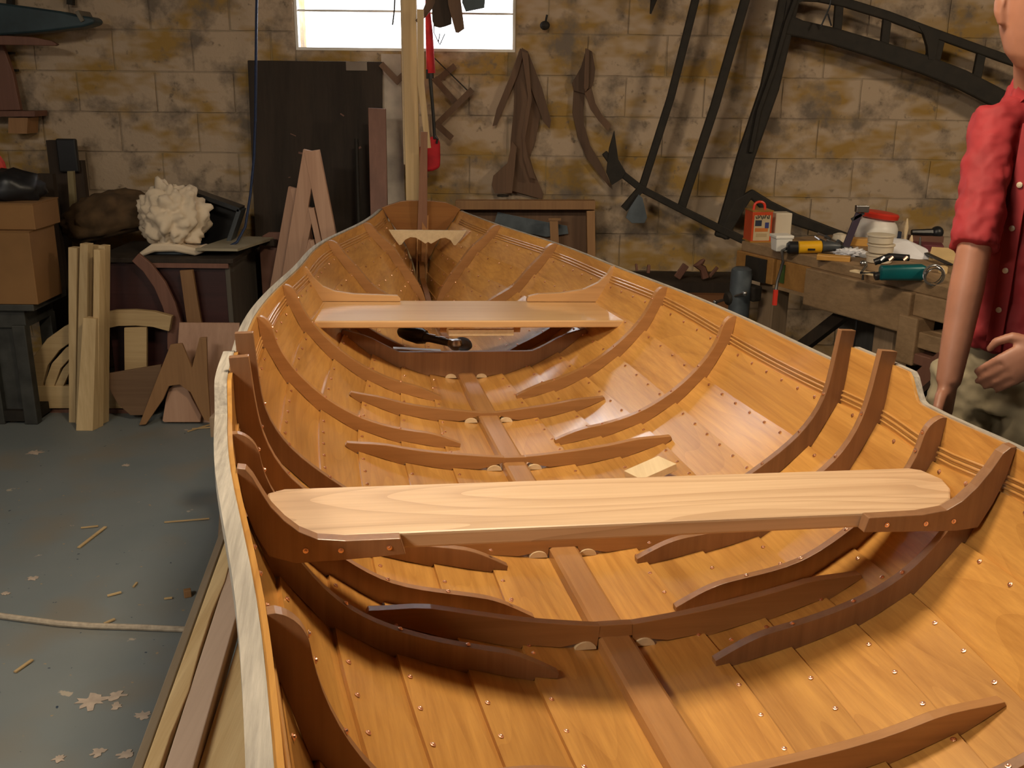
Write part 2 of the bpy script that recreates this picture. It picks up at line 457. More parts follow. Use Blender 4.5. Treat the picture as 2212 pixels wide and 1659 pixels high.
lamp((3.05, 2.44, 2.50), .4, .4, 'hooded lamp hanging on the right by the bench')

# ------------------------------------------------------------------ the boat
PSI, HEEL = math.radians(11), math.radians(1.8757)
AX = Vector((-math.sin(PSI), math.cos(PSI), 0)); _rt = Vector((math.cos(PSI), math.sin(PSI), 0)); _up = Vector((0, 0, 1))
RT = math.cos(HEEL) * _rt - math.sin(HEEL) * _up; UP = math.sin(HEEL) * _rt + math.cos(HEEL) * _up
BO = Vector((.19656, 1.5, .9)) - .9 * UP
BM = Matrix(((RT.x, AX.x, UP.x, BO.x), (RT.y, AX.y, UP.y, BO.y), (RT.z, AX.z, UP.z, BO.z), (0, 0, 0, 1)))


def Bp(b, s, z): return BM @ Vector((b, s, z))


boat = link(bpy.data.objects.new('rowing_skiff', None)); boat.matrix_basis = BM
tag(boat, 'large varnished clinker-built wooden rowing skiff with copper rivets, unfinished, filling the foreground', 'boat')

# half sections (half breadth, height) at keel, five lower laps, saxboard lap and sheer, measured station by station
TAB = {
 -2.9: [(.004, .80), (.008, .85), (.012, .90), (.016, .95), (.02, 1.0), (.024, 1.06), (.028, 1.14), (.03, 1.23)],
 -2.3: [(.014, .70), (.05, .74), (.09, .78), (.135, .83), (.18, .89), (.225, .97), (.265, 1.07), (.285, 1.16)],
 -1.6: [(.02, .665), (.10, .69), (.17, .72), (.24, .76), (.31, .82), (.37, .90), (.415, 1.0), (.435, 1.09)],
 -1.0: [(.026, .65), (.13, .668), (.215, .69), (.305, .727), (.385, .78), (.45, .865), (.49, .965), (.51, 1.05)],
 -.5: [(.028, .635), (.15, .652), (.25, .673), (.35, .708), (.435, .757), (.508, .848), (.545, .945), (.556, 1.022)],
 -.1: [(.03, .612), (.165, .633), (.273, .656), (.385, .692), (.478, .744), (.557, .835), (.600, .930), (.612, 1.005)],
 .113: [(.03, .603), (.162, .619), (.277, .642), (.392, .672), (.485, .730), (.567, .808), (.620, .900), (.634, .985)],
 .33: [(.03, .595), (.161, .609), (.280, .628), (.400, .655), (.490, .718), (.578, .795), (.634, .900), (.648, .975)],
 .5: [(.03, .590), (.16, .603), (.280, .622), (.400, .652), (.492, .712), (.580, .790), (.637, .890), (.650, .968)],
 1.1: [(.028, .572), (.16, .586), (.280, .604), (.395, .640), (.492, .698), (.572, .774), (.630, .868), (.648, .948)],
 1.53: [(.026, .566), (.140, .583), (.245, .606), (.350, .650), (.450, .718), (.533, .803), (.580, .885), (.597, .944)],
 1.92: [(.022, .566), (.118, .588), (.210, .618), (.305, .665), (.395, .730), (.470, .810), (.517, .880), (.538, .938)],
 2.446: [(.014, .556), (.075, .592), (.145, .635), (.225, .690), (.300, .738), (.365, .812), (.425, .880), (.456, .934)],
 2.875: [(.010, .545), (.035, .600), (.070, .650), (.108, .705), (.150, .762), (.200, .830), (.265, .890), (.300, .945)],
 3.36: [(.008, .530), (.014, .595), (.024, .655), (.042, .715), (.068, .775), (.103, .835), (.148, .895), (.182, .950)],
}
_S = np.array(sorted(TAB)); _T = np.array([[c for p in TAB[k] for c in p] for k in _S])


def _spl(x, y):
    n = len(x); A = np.zeros((n, n)); B = np.zeros((n, y.shape[1])); h = np.diff(x)
    A[0, 0] = A[-1, -1] = 1
    for i in range(1, n - 1):
        A[i, i - 1], A[i, i], A[i, i + 1] = h[i - 1], 2 * (h[i - 1] + h[i]), h[i]
        B[i] = 6 * ((y[i + 1] - y[i]) / h[i] - (y[i] - y[i - 1]) / h[i - 1])
    return np.linalg.solve(A, B)


_MM = _spl(_S, _T)


def sec(s):
    """eight (b, z) lap points of the half section at station s"""
    s = min(max(s, _S[0]), _S[-1]); i = min(max(int(np.searchsorted(_S, s)) - 1, 0), len(_S) - 2)
    h = _S[i + 1] - _S[i]; a = (_S[i + 1] - s) / h; b = 1 - a
    y = a * _T[i] + b * _T[i + 1] + ((a ** 3 - a) * _MM[i] + (b ** 3 - b) * _MM[i + 1]) * h * h / 6
    return y.reshape(8, 2)


def tab_h(s):
    """the raised rowlock tab of the saxboard between stations .27 and .56"""
    def sm(x): x = min(max(x, 0), 1); return x * x * (3 - 2 * x)
    return .050 * sm((s - .215) / .06) * sm((.565 - s) / .06)


def sheer(s): 
    p = sec(s)[7].copy(); p[1] += tab_h(s); return p


TH = .0075


def strake(k, side, s0=-2.9, s1=3.36):
    m = M(); rings = []
    ss = np.concatenate([np.arange(s0, -.6, .12), np.arange(-.6, .2, .05), np.arange(.2, .64, .012), np.arange(.65, s1, .05), [s1]])
    for s in ss:
        P = sec(s); p0, p1 = P[k].copy(), P[k + 1].copy()
        if k == 6: p1 = sheer(s)
        d = (p1 - p0); d = d / np.linalg.norm(d); n = np.array([d[1], -d[0]])
        ov = .016 if k else 0
        il = p0 - d * ov + n * (TH if k else 0); iu = p1 + n * 0
        mid = (il + iu) / 2 - 0 * n
        # slight hollow across the plank so that varnish picks up the light as real planks do
        mid = mid + n * .0018
        ol, ou = il + n * TH, iu + n * TH; om = mid + n * TH
        ring = [il, mid, iu, ou, om, ol]
        rings.append([m.bm.verts.new(Bp(side * q[0], s, q[1])) for q in ring])
    m._skin(rings)
    return m.done('strake', PLANK, boat, smooth=True, angle=35)


SAX = {}
for side in (-1, 1):
    for k in range(7):
        o = strake(k, side)
        if k == 6: SAX[side] = o

# keelson (hog) along the centre line, keel outside, stem
m = M(); rings = []
for s in np.arange(-2.8, 2.31, .08):
    P = sec(s); z = P[0][1] + .001; w = .030 if s < 1.6 else .030 - (s - 1.6) * .012
    rings.append([m.bm.verts.new(Bp(q[0], s, q[1])) for q in [(-w, z - .004), (-w, z + .019), (-w + .006, z + .023), (w - .006, z + .023), (w, z + .019), (w, z - .004)]])
m._skin(rings); m.done('keelson', KEELW, boat, smooth=False)
m = M(); rings = []
for s in np.arange(-2.85, 3.36, .1):
    z = sec(s)[0][1]; w = .022 if s < 2.6 else .014
    rings.append([m.bm.verts.new(Bp(q[0], s, q[1])) for q in [(-w, z - .055), (-w, z + .004), (w, z + .004), (w, z - .055)]])
m._skin(rings); m.done('keel', KEELW, boat)
m = M(); m.strip([Bp(0, -2.75, .72), Bp(0, -2.86, .80), Bp(0, -2.92, .95), Bp(0, -2.94, 1.12), Bp(0, -2.96, 1.28)], .07, RT, .03); m.done('stem', KEELW, boat)

# raw outwale (rubbing strake) outside the saxboard, top flush with the sheer
for side in (-1, 1):
    m = M(); rings = []
    for s in np.concatenate([np.arange(-2.9, .2, .08), np.arange(.2, .64, .012), np.arange(.66, 3.33, .08), [3.36]]):
        b, z = sheer(s); b += TH; w = .021 if side < 0 else .013
        w *= 1 if s < 1.6 else (1 - .35 * (s - 1.6) / 1.8)
        hh = .024 if s < .2 or s > .62 else .022 + tab_h(s)
        rings.append([m.bm.verts.new(Bp(side * q[0], s, q[1])) for q in [(b + .0003, z - hh), (b + .0003, z + .001), (b + w, z), (b + w, z - hh)]])
    m._skin(rings); m.done('outwale', RAW, boat)
    # three thin beads on the inside face of the saxboard
    for kk, dz in enumerate((.002, .012, .022)):
        m = M(); pts = []
        for s in np.arange(-2.6, 3.3, .07):
            P = sec(s); p0, p1 = P[6], P[7]; d = (p1 - p0) / np.linalg.norm(p1 - p0); n = np.array([d[1], -d[0]])
            q = p0 + d * (dz + .006) + n * (TH * (1 - dz / .08) - .002)
            pts.append(Bp(side * q[0], s, q[1]))
        m.tube(pts, .0026 if kk != 1 else .0034, 6); m.done('bead', BEAD, SAX[side], smooth=True, angle=0)


def smooth_pts(P, n=28):
    """dense smooth curve through the lap points (keel to sheer)"""
    t = np.concatenate([[0], np.cumsum(np.hypot(*np.diff(P, axis=0).T))]); mm = _spl(t, P); out = []
    for q in np.linspace(0, t[-1], n):
        i = min(max(int(np.searchsorted(t, q)) - 1, 0), len(t) - 2); h = t[i + 1] - t[i]; a = (t[i + 1] - q) / h; b = 1 - a
        out.append(a * P[i] + b * P[i + 1] + ((a ** 3 - a) * mm[i] + (b ** 3 - b) * mm[i + 1]) * h * h / 6)
    return np.linspace(0, t[-1], n), np.array(out), t


def outer_path(s, q0, q1):
    """stepped outline of the plank faces between girth fractions q0..q1 (arc length), with girth"""
    P = sec(s); t = np.concatenate([[0], np.cumsum(np.hypot(*np.diff(P, axis=0).T))]); out = []
    for k in range(7):
        a, b = P[k], P[k + 1]; d = (b - a) / np.linalg.norm(b - a); n = np.array([d[1], -d[0]])
        lo = a + n * (TH if k else 0); hi = b
        for f in (0.02, .25, .5, .75, .99):
            q = t[k] + f * (t[k + 1] - t[k])
            if q0 <= q <= q1: out.append((q, lo * (1 - f) + hi * f))
    return out, t


def rib(side, s0, b_tip, head='round', top=0.0, depth=.036, sid=.018, mat=TIMBER, zend=None, name='timber'):
    """a sawn half timber joggled over the laps, its near face at s0"""
    P = sec(s0); L = smooth_pts(P, 60); bs = L[1][:, 0]
    q0 = float(np.interp(b_tip, bs[:45], L[0][:45])); q1 = L[0][-1]
    if zend is not None: q1 = float(np.interp(zend, L[1][:, 1], L[0]))
    path, t = outer_path(s0, q0, q1)
    P1 = sec(s0 + sid); path1, _ = outer_path(s0 + sid, -1, 99); q1s = np.array([p[0] for p in path1]); pb = np.array([p[1] for p in path1])
    def curve(q, LL): return np.array([np.interp(q, LL[0], LL[1][:, 0]), np.interp(q, LL[0], LL[1][:, 1])])
    L1 = smooth_pts(P1, 60); sc_ = L1[0][-1] / L[0][-1]
    m = M(); rings = []
    tip = curve(q0, L)
    extra = top
    dense = [q0] + [q0 + .012 * k for k in range(1, 9)] + [q1 - d_ for d_ in (.048, .04, .032, .024, .017, .011, .006, .003)] + [q1]
    def opath(q):
        if q >= path[-1][0]: return curve(q, L)
        if q <= path[0][0]: return curve(q, L)
        for a_, b_ in zip(path[:-1], path[1:]):
            if a_[0] <= q <= b_[0]:
                f_ = (q - a_[0]) / max(1e-6, b_[0] - a_[0]); return a_[1] * (1 - f_) + b_[1] * f_
    items = sorted([(q, o) for q, o in path] + [(q, opath(q)) for q in dense], key=lambda x: x[0])
    for i, (q, o0) in enumerate(items):
        fr = min(1, (q - q0) / .11); dep = .010 + (depth - .010) * math.sin(fr * PI / 2)
        if head == 'round' and q1 - q < .045:
            x = 1 - (q1 - q) / .045; dep *= max(.22, math.sqrt(max(0, 1 - x * x * .96)))
        c = curve(q, L); e = curve(min(q + .01, q1), L) - curve(max(q - .01, 0), L); e = e / np.linalg.norm(e); nn = np.array([-e[1], e[0]])
        inn = c + nn * dep
        d1 = curve(min(q * sc_, L1[0][-1]), L1) - c
        ov = o0 + d1
        rings.append([o0, inn, inn + d1, ov])
    if head == 'round':
        q = q1
    R_ = []
    # refine the head
    for r4 in rings:
        R_.append([m.bm.verts.new(Bp(side * r4[0][0], s0, r4[0][1])), m.bm.verts.new(Bp(side * r4[1][0], s0, r4[1][1])),
                   m.bm.verts.new(Bp(side * r4[2][0], s0 + sid, r4[2][1])), m.bm.verts.new(Bp(side * r4[3][0], s0 + sid, r4[3][1]))])
    if extra:
        o0, inn, in1, ov = rings[-1]
        up = np.array([.006, extra])
        w = .002
        R_.append([m.bm.verts.new(Bp(side * (o0[0] + up[0]), s0, o0[1] + up[1])), m.bm.verts.new(Bp(side * (inn[0] + up[0] + w), s0, inn[1] + up[1] * .97)),
                   m.bm.verts.new(Bp(side * (in1[0] + up[0] + w), s0 + sid, in1[1] + up[1] * .97)), m.bm.verts.new(Bp(side * (ov[0] + up[0]), s0 + sid, ov[1] + up[1]))])
    m._skin(R_)
    o = m.done(name, mat, boat, bevel=.0015)
    # copper rivets along the inner edge, one at each lap
    for k in (1, 2, 3, 4, 5, 6):
        q = t[k] + .010
        if q0 + .03 < q < q1:
            c = curve(q, L); e = curve(q + .01, L) - curve(q - .01, L); e = e / np.linalg.norm(e); nn = np.array([-e[1], e[0]])
            RIVETS_T.append((Bp(side * (c + nn * (depth + .0003))[0], s0 + sid / 2, (c + nn * (depth + .0003))[1]), (RT * side * nn[0] + UP * nn[1])))
    if head == 'round':
        c = curve(q1 - .03, L); RIVETS_T.append((Bp(side * (c[0] - depth * .98), s0 + sid / 2, c[1]), (RT * -side)))
    return o


RIVETS_T = []
# (station, tip half breadth left, tip half breadth right, head, extra height)
RIBS = [(-1.55, .15, .15, 'round', 0), (-1.05, .15, .15, 'round', 0), (-.53, .12, .12, 'round', 0), (-.085, .128, .142, 'none', 0), (.113, .125, .145, 'round', 0),
        (.330, .132, .140, 'square', .077), (.497, .15, .15, 'square', .087),
        (1.102, .118, .150, 'round', 0), (1.531, .120, .125, 'round', 0), (1.92, .3, .3, 'none', 0), (2.446, .05, .05, 'round', 0), (2.875, .03, .03, 'round', 0)]
for s0, tl, tr, hd, ex in RIBS:
    if s0 == 1.92: continue
    for side, tp in ((-1, tl), (1, tr)):
        rib(side, s0, tp, hd, ex, depth=.037 if s0 < 1 else .032, sid=.018, zend=(.93 if hd == 'none' else None), mat=TIMBER if s0 < 1 else FLOORT)


def floor_timber(s0, bl, br, depth=.040, sid=.018, mat=FLOORT, notch=True, flat=None):
    """a floor lying across the keelson with limber holes either side"""
    P = sec(s0); L = smooth_pts(P, 60)
    def curve(q): return np.array([np.interp(q, L[0], L[1][:, 0]), np.interp(q, L[0], L[1][:, 1])])
    def half(bt):
        q1 = float(np.interp(bt, L[1][:45, 0], L[0][:45])); path, t = outer_path(s0, 0.0, q1); rr = []
        for q, o0 in path + [(q1, curve(q1))]:
            c = curve(q); e = curve(q + .01) - curve(max(q - .01, 0)); e = e / np.linalg.norm(e); nn = np.array([-e[1], e[0]])
            dep = .009 + (depth - .009) * math.sin(min(1, (q1 - q) / .12) * PI / 2)
            o1 = o0.copy()
            if notch and .037 < o0[0] < .068: o1[1] += .010
            inn = c + nn * dep
            if flat is not None: inn = np.array([inn[0] if abs(inn[0]) > .2 else c[0], max(flat, inn[1])]) if inn[1] < flat else inn
            rr.append((o1, inn))
        return rr
    RR, LL = half(br), half(bl)
    full = [(np.array([-o[0], o[1]]), np.array([-i[0], i[1]])) for o, i in LL[::-1]] 
    zc = sec(s0)[0][1]
    full += [(np.array([-.0315, zc + .0235]), np.array([-.03, zc + depth + .001])), (np.array([.0315, zc + .0235]), np.array([.03, zc + depth + .001]))] if flat is None else [(np.array([0, zc + .0235]), np.array([0, flat]))]
    full += RR
    full = [f for f in full]
    full.sort(key=lambda f: f[0][0])
    m = M(); dz = sec(s0 + sid)[0][1] - zc; rings = []
    for o_, i_ in full:
        rings.append([m.bm.verts.new(Bp(o_[0], s0, o_[1])), m.bm.verts.new(Bp(i_[0], s0, i_[1])), m.bm.verts.new(Bp(i_[0], s0 + sid, i_[1] + dz)), m.bm.verts.new(Bp(o_[0], s0 + sid, o_[1] + dz))])
    m._skin(rings); ft = m.done('floor_timber', mat, boat, bevel=.0012)
    if notch:
        for sd in (-1, 1):
            m = M(); c = []; zz = float(np.interp(.052, P[:, 0], P[:, 1])) + .001
            for k in range(13):
                a = PI * k / 12; c.append(Bp(sd * .053 + .019 * math.cos(a), s0 - .004, zz + .014 * math.sin(a)))
            m.prism(c, AX * .022); m.done('limber_hole', PALE, ft)


floor_timber(-1.3, .42, .42); floor_timber(-.79, .42, .42); floor_timber(-.40, .33, .43)
floor_timber(.022, .428, .455, .045); floor_timber(.40, .42, .42); floor_timber(.93, .434, .425, .037); floor_timber(1.335, .41, .357, .033)
floor_timber(1.80, .42, .42, .045, flat=.664, mat=TIMBER)

# ---- thwarts and knees
m = M(); t0, zt, s_a, s_b = .026, .893, -.082, .104
pl = [(-.480, s_a), (.455, s_a), (.515, s_a + .012), (.555, s_a + .04), (.585, s_a + .085), (.598, s_a + .13), (.585, s_b - .012), (.565, s_b), (-.555, s_b), (-.582, s_b - .016), (-.578, s_a + .12), (-.572, s_a + .07), (-.55, s_a + .03), (-.52, s_a + .01)]
m.prism([Bp(b, s, zt - t0) for b, s in pl], UP * t0); m.done('thwart', THWART, boat, bevel=.004)
kL = [(-.612, 1.012), (-.600, 1.010), (-.591, .998), (-.578, .972), (-.567, .952), (-.549, .930), (-.529, .912), (-.503, .899), (-.463, .8945), (-.384, .8945), (-.376, .868), (-.463, .864), (-.535, .862), (-.572, .875), (-.590, .91), (-.604, .955)]
kR = [(.612, 1.010), (.600, 1.008), (.588, .998), (.573, .970), (.553, .941), (.530, .917), (.505, .902), (.46, .8955), (.367, .8945), (.361, .869), (.453, .866), (.53, .864), (.568, .868), (.588, .91), (.603, .955)]
for k_ in (kL, kR):
    m = M(); m.prism([Bp(b, -.104, z) for b, z in k_], AX * .0215); m.done('knee', TIMBER, boat, bevel=.0015)
    sg = -1 if k_ is kL else 1
    for bb, zz in ((.40, .881), (.47, .880), (.52, .882)):
        RIVETS_T.append((Bp(sg * bb, -.1045, zz), -AX))
m = M(); zt2 = .803
pl = [(-.512, 1.672), (.560, 1.672), (.575, 1.70), (.545, 1.93), (.522, 1.945), (-.497, 1.945), (-.508, 1.90), (-.535, 1.70)]
m.prism([Bp(b, s, zt2 - .024 + (s - 1.7) * .03) for b, s in pl], UP * .024); m.done('thwart', THWART2, boat, bevel=.004)
dk = .0
fL = [(-.541, .930), (-.528, .925), (-.507, .892), (-.476, .862), (-.438, .846), (-.375, .836), (-.28, .833), (-.225, .831), (-.216, .822), (-.216, .811), (-.500, .811), (-.512, .85), (-.528, .895)]
fR = [(.541, .940), (.530, .936), (.516, .912), (.484, .880), (.431, .855), (.349, .842), (.267, .838), (.233, .830), (.228, .822), (.228, .811), (.505, .811), (.515, .85), (.530, .895)]
for k_ in (fL, fR):
    m = M(); m.prism([Bp(b, 1.925, z) for b, z in k_], AX * .02); m.done('knee', KNEE2, boat, bevel=.0015)
for side in (-1, 1): rib(side, 1.945, .14, 'round', 0, depth=.028, mat=FLOORT, zend=.80)
# pale lath under the far thwart, with its two small blocks
m = M(); m.box(Bp(.03, 1.70, .757), (.215, .018, .020), BM.to_3x3()); m.done('seat_lath', PALE, boat, bevel=.001)
for bb in (-.095, .150):
    m = M(); m.box(Bp(bb, 1.71, .770), (.022, .02, .026), BM.to_3x3()); m.done('lath_block', KEELW, boat)

# ---- stern: transom, sternpost, back board
P = sec(3.355)
pts = [(-b, z) for b, z in P[::-1]] + [(b, z) for b, z in P]
arch = [(.190, .957), (.160, .972), (.115, .988), (.05, .994), (-.05, .994), (-.10, .989), (-.150, .972), (-.190, .957)]
m = M(); m.prism([Bp(b, 3.352, z) for b, z in [(-q[0] * 1.0, q[1]) for q in P[::-1]] + [(q[0], q[1]) for q in P] + arch], AX * .022); m.done('transom', TRANSOM, boat, bevel=.002)
m = M(); m.strip([Bp(0, 3.33, .53), Bp(0, 3.335, .75), Bp(0, 3.34, .93)], .045, RT, .03); 
m.done('stern_post', KEELW, boat)
m = M()
for dx in (-.022, .022): m.tube([Bp(dx, 3.302, .60), Bp(dx, 3.31, .84)], .003, 6)
m.done('stern_post_bead', KNEE2, boat)
bb_ = [(-.173, .888), (.183, .890), (.165, .862), (.135, .822), (.125, .823), (.11, .846), (.085, .857), (.06, .852), (.035, .836), (.020, .828), (.006, .836), (-.006, .828), (-.024, .840), (-.05, .855), (-.075, .857), (-.098, .845), (-.115, .822), (-.125, .820), (-.15, .852)]
m = M(); m.prism([Bp(b, 3.10, z) for b, z in bb_], AX * .018); m.done('back_board', PALE, boat, bevel=.001)
# stern deadwood between the garboards, below the back board
m = M(); m.prism([Bp(0 - .012, s, z) for s, z in ((2.35, .575), (2.9, .58), (3.25, .64), (3.34, .74), (3.34, .54), (2.35, .55))], RT * .024); m.done('deadwood', TRANSOM, boat)

# ---- rivets: along every lap, 85 mm apart; the nearest 260 are parts, the rest one part
def rivet_mesh():
    bm = bmesh.new(); seg = 8
    prof = [(.0042, 0), (.0042, .0007), (.0025, .0011), (.0020, .0026), (.0008, .0031)]
    rings = [[bm.verts.new((r * math.cos(2 * PI * k / seg), r * math.sin(2 * PI * k / seg), h)) for k in range(seg)] for r, h in prof]
    for i in range(len(rings) - 1):
        for k in range(seg): bm.faces.new((rings[i][k], rings[i][(k + 1) % seg], rings[i + 1][(k + 1) % seg], rings[i + 1][k]))
    bm.faces.new(rings[-1])
    me = bpy.data.meshes.new('rivet'); bm.to_mesh(me); bm.free(); me.materials.append(COPPER)
    for p in me.polygons: p.use_smooth = True
    me.set_sharp_from_angle(angle=math.radians(40)); return me


RV = rivet_mesh(); allr = []
ribs_s = [r[0] for r in RIBS]
for side in (-1, 1):
    for k in range(1, 7):
        s = -1.9 + (k % 2) * .03
        while s < 3.2:
            P = sec(s); a, c = P[k - 1], P[k]; d = (c - a) / np.linalg.norm(c - a); nn = np.array([-d[1], d[0]])
            if not any(-.012 < s - q < .03 for q in ribs_s):
                q = c - d * .011 + nn * .0002
                allr.append((Bp(side * q[0], s, q[1]), RT * side * nn[0] + UP * nn[1]))
            s += .086
allr += RIVETS_T
allr.sort(key=lambda r: (r[0] - CAMP).length if (r[0] - CAMP).dot(CF) > .6 else 99)
stuff = bmesh.new(); inv = BM.inverted()
for i, (p, n) in enumerate(allr):
    Mx = Matrix.Translation(p) @ n.to_track_quat('Z', 'Y').to_matrix().to_4x4() @ Matrix.Rotation(i * 1.3, 4, 'Z')
    Mx = inv @ Mx
    if i < 270:
        o = link(bpy.data.objects.new('rivet', RV)); o.parent = boat; o.matrix_basis = Mx
    else:
        t = stuff.verts[:] and None
        tmp = bmesh.new(); tmp.from_mesh(RV); tmp.transform(Mx)
        me_ = bpy.data.meshes.new('t'); tmp.to_mesh(me_); tmp.free(); stuff.from_mesh(me_); bpy.data.meshes.remove(me_)
me = bpy.data.meshes.new('far_rivets'); stuff.to_mesh(me); stuff.free(); me.materials.append(COPPER)
o = link(bpy.data.objects.new('far_rivets', me)); o.parent = boat; o['kind'] = 'stuff'

# ---- things lying in the boat
m = M(); Rb = BM.to_3x3()
piece('wood_offcut', M().box(Bp(.300, .735, .645), (.105, .075, .018), Rb @ Matrix.Rotation(-.25, 3, 'Y') @ Matrix.Rotation(.3, 3, 'Z')), PALE, 'square pale wood offcut lying on the hull planks just behind the near thwart', 'offcut', bevel=.001)
rule = piece('steel_straightedge', M().box(Bp(-.17, 1.795, .676), (.16, .025, .002), Rb @ Matrix.Rotation(.06, 3, 'Y')), STEEL, 'thin steel straightedge lying on the dark floor timber behind the far thwart', 'ruler')
drill = empty('angle_grinder', Bp(-.07, 1.9, .665), 'black and grey handheld power grinder resting in the stern under the far thwart', 'power tool')
def on_station(u, v, s):
    d = CF + (u - CX) / FPX * CR - (v - CY) / FPX * CU; return CAMP + d * ((Bp(0, s, .9) - CAMP).dot(AX) / d.dot(AX))
a, b_ = on_station(866, 716, 2.0), on_station(985, 744, 1.87)
d = (b_ - a).normalized()
m = M(); m.tube([a - d * .01, a, a + d * .03, a + d * .075, a + d * .10], [.010, .020, .027, .030, .024], 12); m.done('handle', BLACK, drill, smooth=True)
m = M(); m.tube([a + d * .09, a + d * .12, a + d * .20, a + d * .225], [.020, .014, .013, .015], 12); m.done('body', DGREY, drill, smooth=True)
for q in (.13, .17):
    m = M(); m.box(a + d * q + Vector((0, -.01, .017)), (.022, .006, .004), d.to_track_quat('X', 'Z').to_matrix()); m.done('switch', STEEL, drill)
m = M(); m.lathe(b_ + Vector((0, 0, -.018)), [(.016, 0), (.022, .006), (.024, .02), (.018, .034), (.008, .038)], 14); m.tube([b_ - d * .025, b_], [.016, .02], 10); m.done('gear_head', STEEL, drill, smooth=True)
m = M(); m.lathe(b_ + Vector((.022, .012, -.006)), [(.03, 0), (.034, .004), (.030, .012), (.01, .014)], 18, (.2, -.5, 1)); m.done('disc_guard', GREYM, drill, smooth=True)

# ------------------------------------------------------------------ against the back wall
def wpoly(pts, ox, oy, sc, y): return [W(u / sc + ox, v / sc + oy, y=y) for u, v in pts]
BK = (0, 1, 0)

p0, p1 = W(530, 130, y=5.2), W(823, 130, y=5.2)
m = M(); m.prism([(p0.x, 5.10, 0), (p1.x - .02, 5.10, 0), (p1.x, 5.24, p0.z), (p0.x, 5.24, p0.z)], (0, .018, 0)); 
CARD2 = plain('dull_paper', (.26, .21, .17), .8)
brd = empty('plywood_board', ((p0.x + p1.x) / 2, 5.11, 0), 'big dark brown plywood board leaning on the wall below the left of the window', 'board')
m.done('panel', DARKW, brd, bevel=.003)
for i in range(26):
    x = random.uniform(p0.x + .1, p1.x - .1); z = random.uniform(.75, 1.5); y = 5.10 + .14 * z / p0.z - .001
    
a = W(770, 143, y=5.225)
m = M(); m.box((a.x, 5.228, a.z), (.105, .003, .042)); m.done('paper_label', CARD2, brd)
mm = M()
for i in range(7):
    x = random.uniform(p0.x + .15, p1.x - .08); z = random.uniform(.8, 1.45); y = 5.10 + .14 * z / p0.z - .0025
    mm.box((x, y, z), (random.uniform(.01, .04), .002, random.uniform(.004, .012)), Matrix.Rotation(random.uniform(-.6, .6), 3, 'Y'))
o = mm.done('paint_scuffs', REDW, brd); o['kind'] = 'stuff'

q0, q1 = W(822, 116, y=5.24), W(864, 116, y=5.24)
piece('painted_plank', M().prism([(q0.x, 5.2, 0), (q1.x + .02, 5.2, 0), (q1.x, 5.26, q0.z), (q0.x, 5.26, q0.z)], (0, .02, 0)), WHITEW, 'worn white painted plank standing against the wall under the window', 'plank')
# tall pine post in front of the window
a, b_ = W(873, 200, y=4.98), W(903, 200, y=4.98)
post = empty('timber_post', ((a.x + b_.x) / 2, 4.98, 0), 'tall pale pine post standing floor to ceiling in front of the window', 'post')
M().box(((a.x + b_.x) / 2, 4.985, 1.55), (b_.x - a.x, .05, 3.1)).done('post_board', PINE, post, bevel=.002)
M().box((a.x - .003, 5.02, 2.12), (.018, .03, 1.95)).done('edge_strip', PALE, post)
# narrow pale stick and thin red-brown strip
piece('hanging_batten', M().strip([W(908, 20, y=4.9), W(909, 180, y=4.9), W(925, 320, y=4.9)], [.030, .030, .026], BK, .014), PINE, 'narrow pale batten hanging just right of the pine post', 'batten')
st = M(); st.strip([W(916, 285, y=4.72), W(914, 400, y=4.74), W(912, 500, y=4.76)], [.030, .038, .045], BK, .012)
piece('thin_strip', st, wood('rose_strip', (.20, .09, .05), (.30, .15, .09), 'Z', .8, .6), 'thin red-brown wooden strip standing upright behind the stern transom', 'strip')
# red bag on a black rod
bag = empty('red_hanging_bag', W(932, 370, y=5.12), 'red cloth bag hanging from a black rod with a red sheath beside the pine post', 'bag')
m = M(); m.tube([W(922, -500, y=5.1), W(924, 20, y=5.1), W(927, 70, y=5.1), W(931, 158, y=5.1)], [.004, .012, .018, .022], 10); m.done('sheath', REDC, bag, smooth=True)
m = M(); m.tube([W(928, 150, y=5.1), W(929, 170, y=5.1)], .019, 8); m.tube([W(929, 165, y=5.1), W(936, 250, y=5.1), W(939, 300, y=5.1)], [.009, .008, .008], 8); m.done('rod', BLACK, bag, smooth=True)
m = M(); pts = [W(u, v, y=5.12) for u, v in ((905, 318), (918, 308), (930, 296), (940, 294), (950, 305), (951, 340), (950, 362), (935, 369), (919, 371), (906, 355))]
m.prism([p - Vector((0, .02, 0)) for p in pts], (0, .05, 0)); o = m.done('pouch', REDC, bag, smooth=True, bevel=.012)
m = M(); m.tube([W(939, 292, y=5.10), W(945, 300, y=5.095), W(943, 310, y=5.095)], .006, 6); m.done('buckle', BLACK, bag)

# patterns hung in front of the window
def hung(name, polys, mat, label, cat, y, th=.012, group=None, pname='pattern_piece'):
    c = W(*polys[0][0], y=y)
    e = empty(name, c, label, cat, group)
    for i, pl in enumerate(polys):
        M().prism([W(u, v, y=y) + Vector((0, -i * (th + .002), 0)) for u, v in pl], (0, th, 0)).done(pname, mat, e, bevel=.001)
    return e
hk = [(960, -90), (1003, -90)]
hung('curved_pattern', [[(905, -70), (918, -75), (950, -40), (944, 0), (934, 18), (918, 38), (902, 50), (897, 44), (912, 25), (920, 5), (915, -20)]], BROWNT, 'dark curved pattern hanging in front of the window beside the post', 'pattern', 4.95)
hung('sail_pattern', [[(945, -80), (975, -80), (975, 52), (962, 57), (950, 60), (938, 57), (934, 45), (933, 20), (940, 5)]], DARKW, 'broad dark wooden pattern hanging in front of the window, middle one', 'pattern', 4.93)
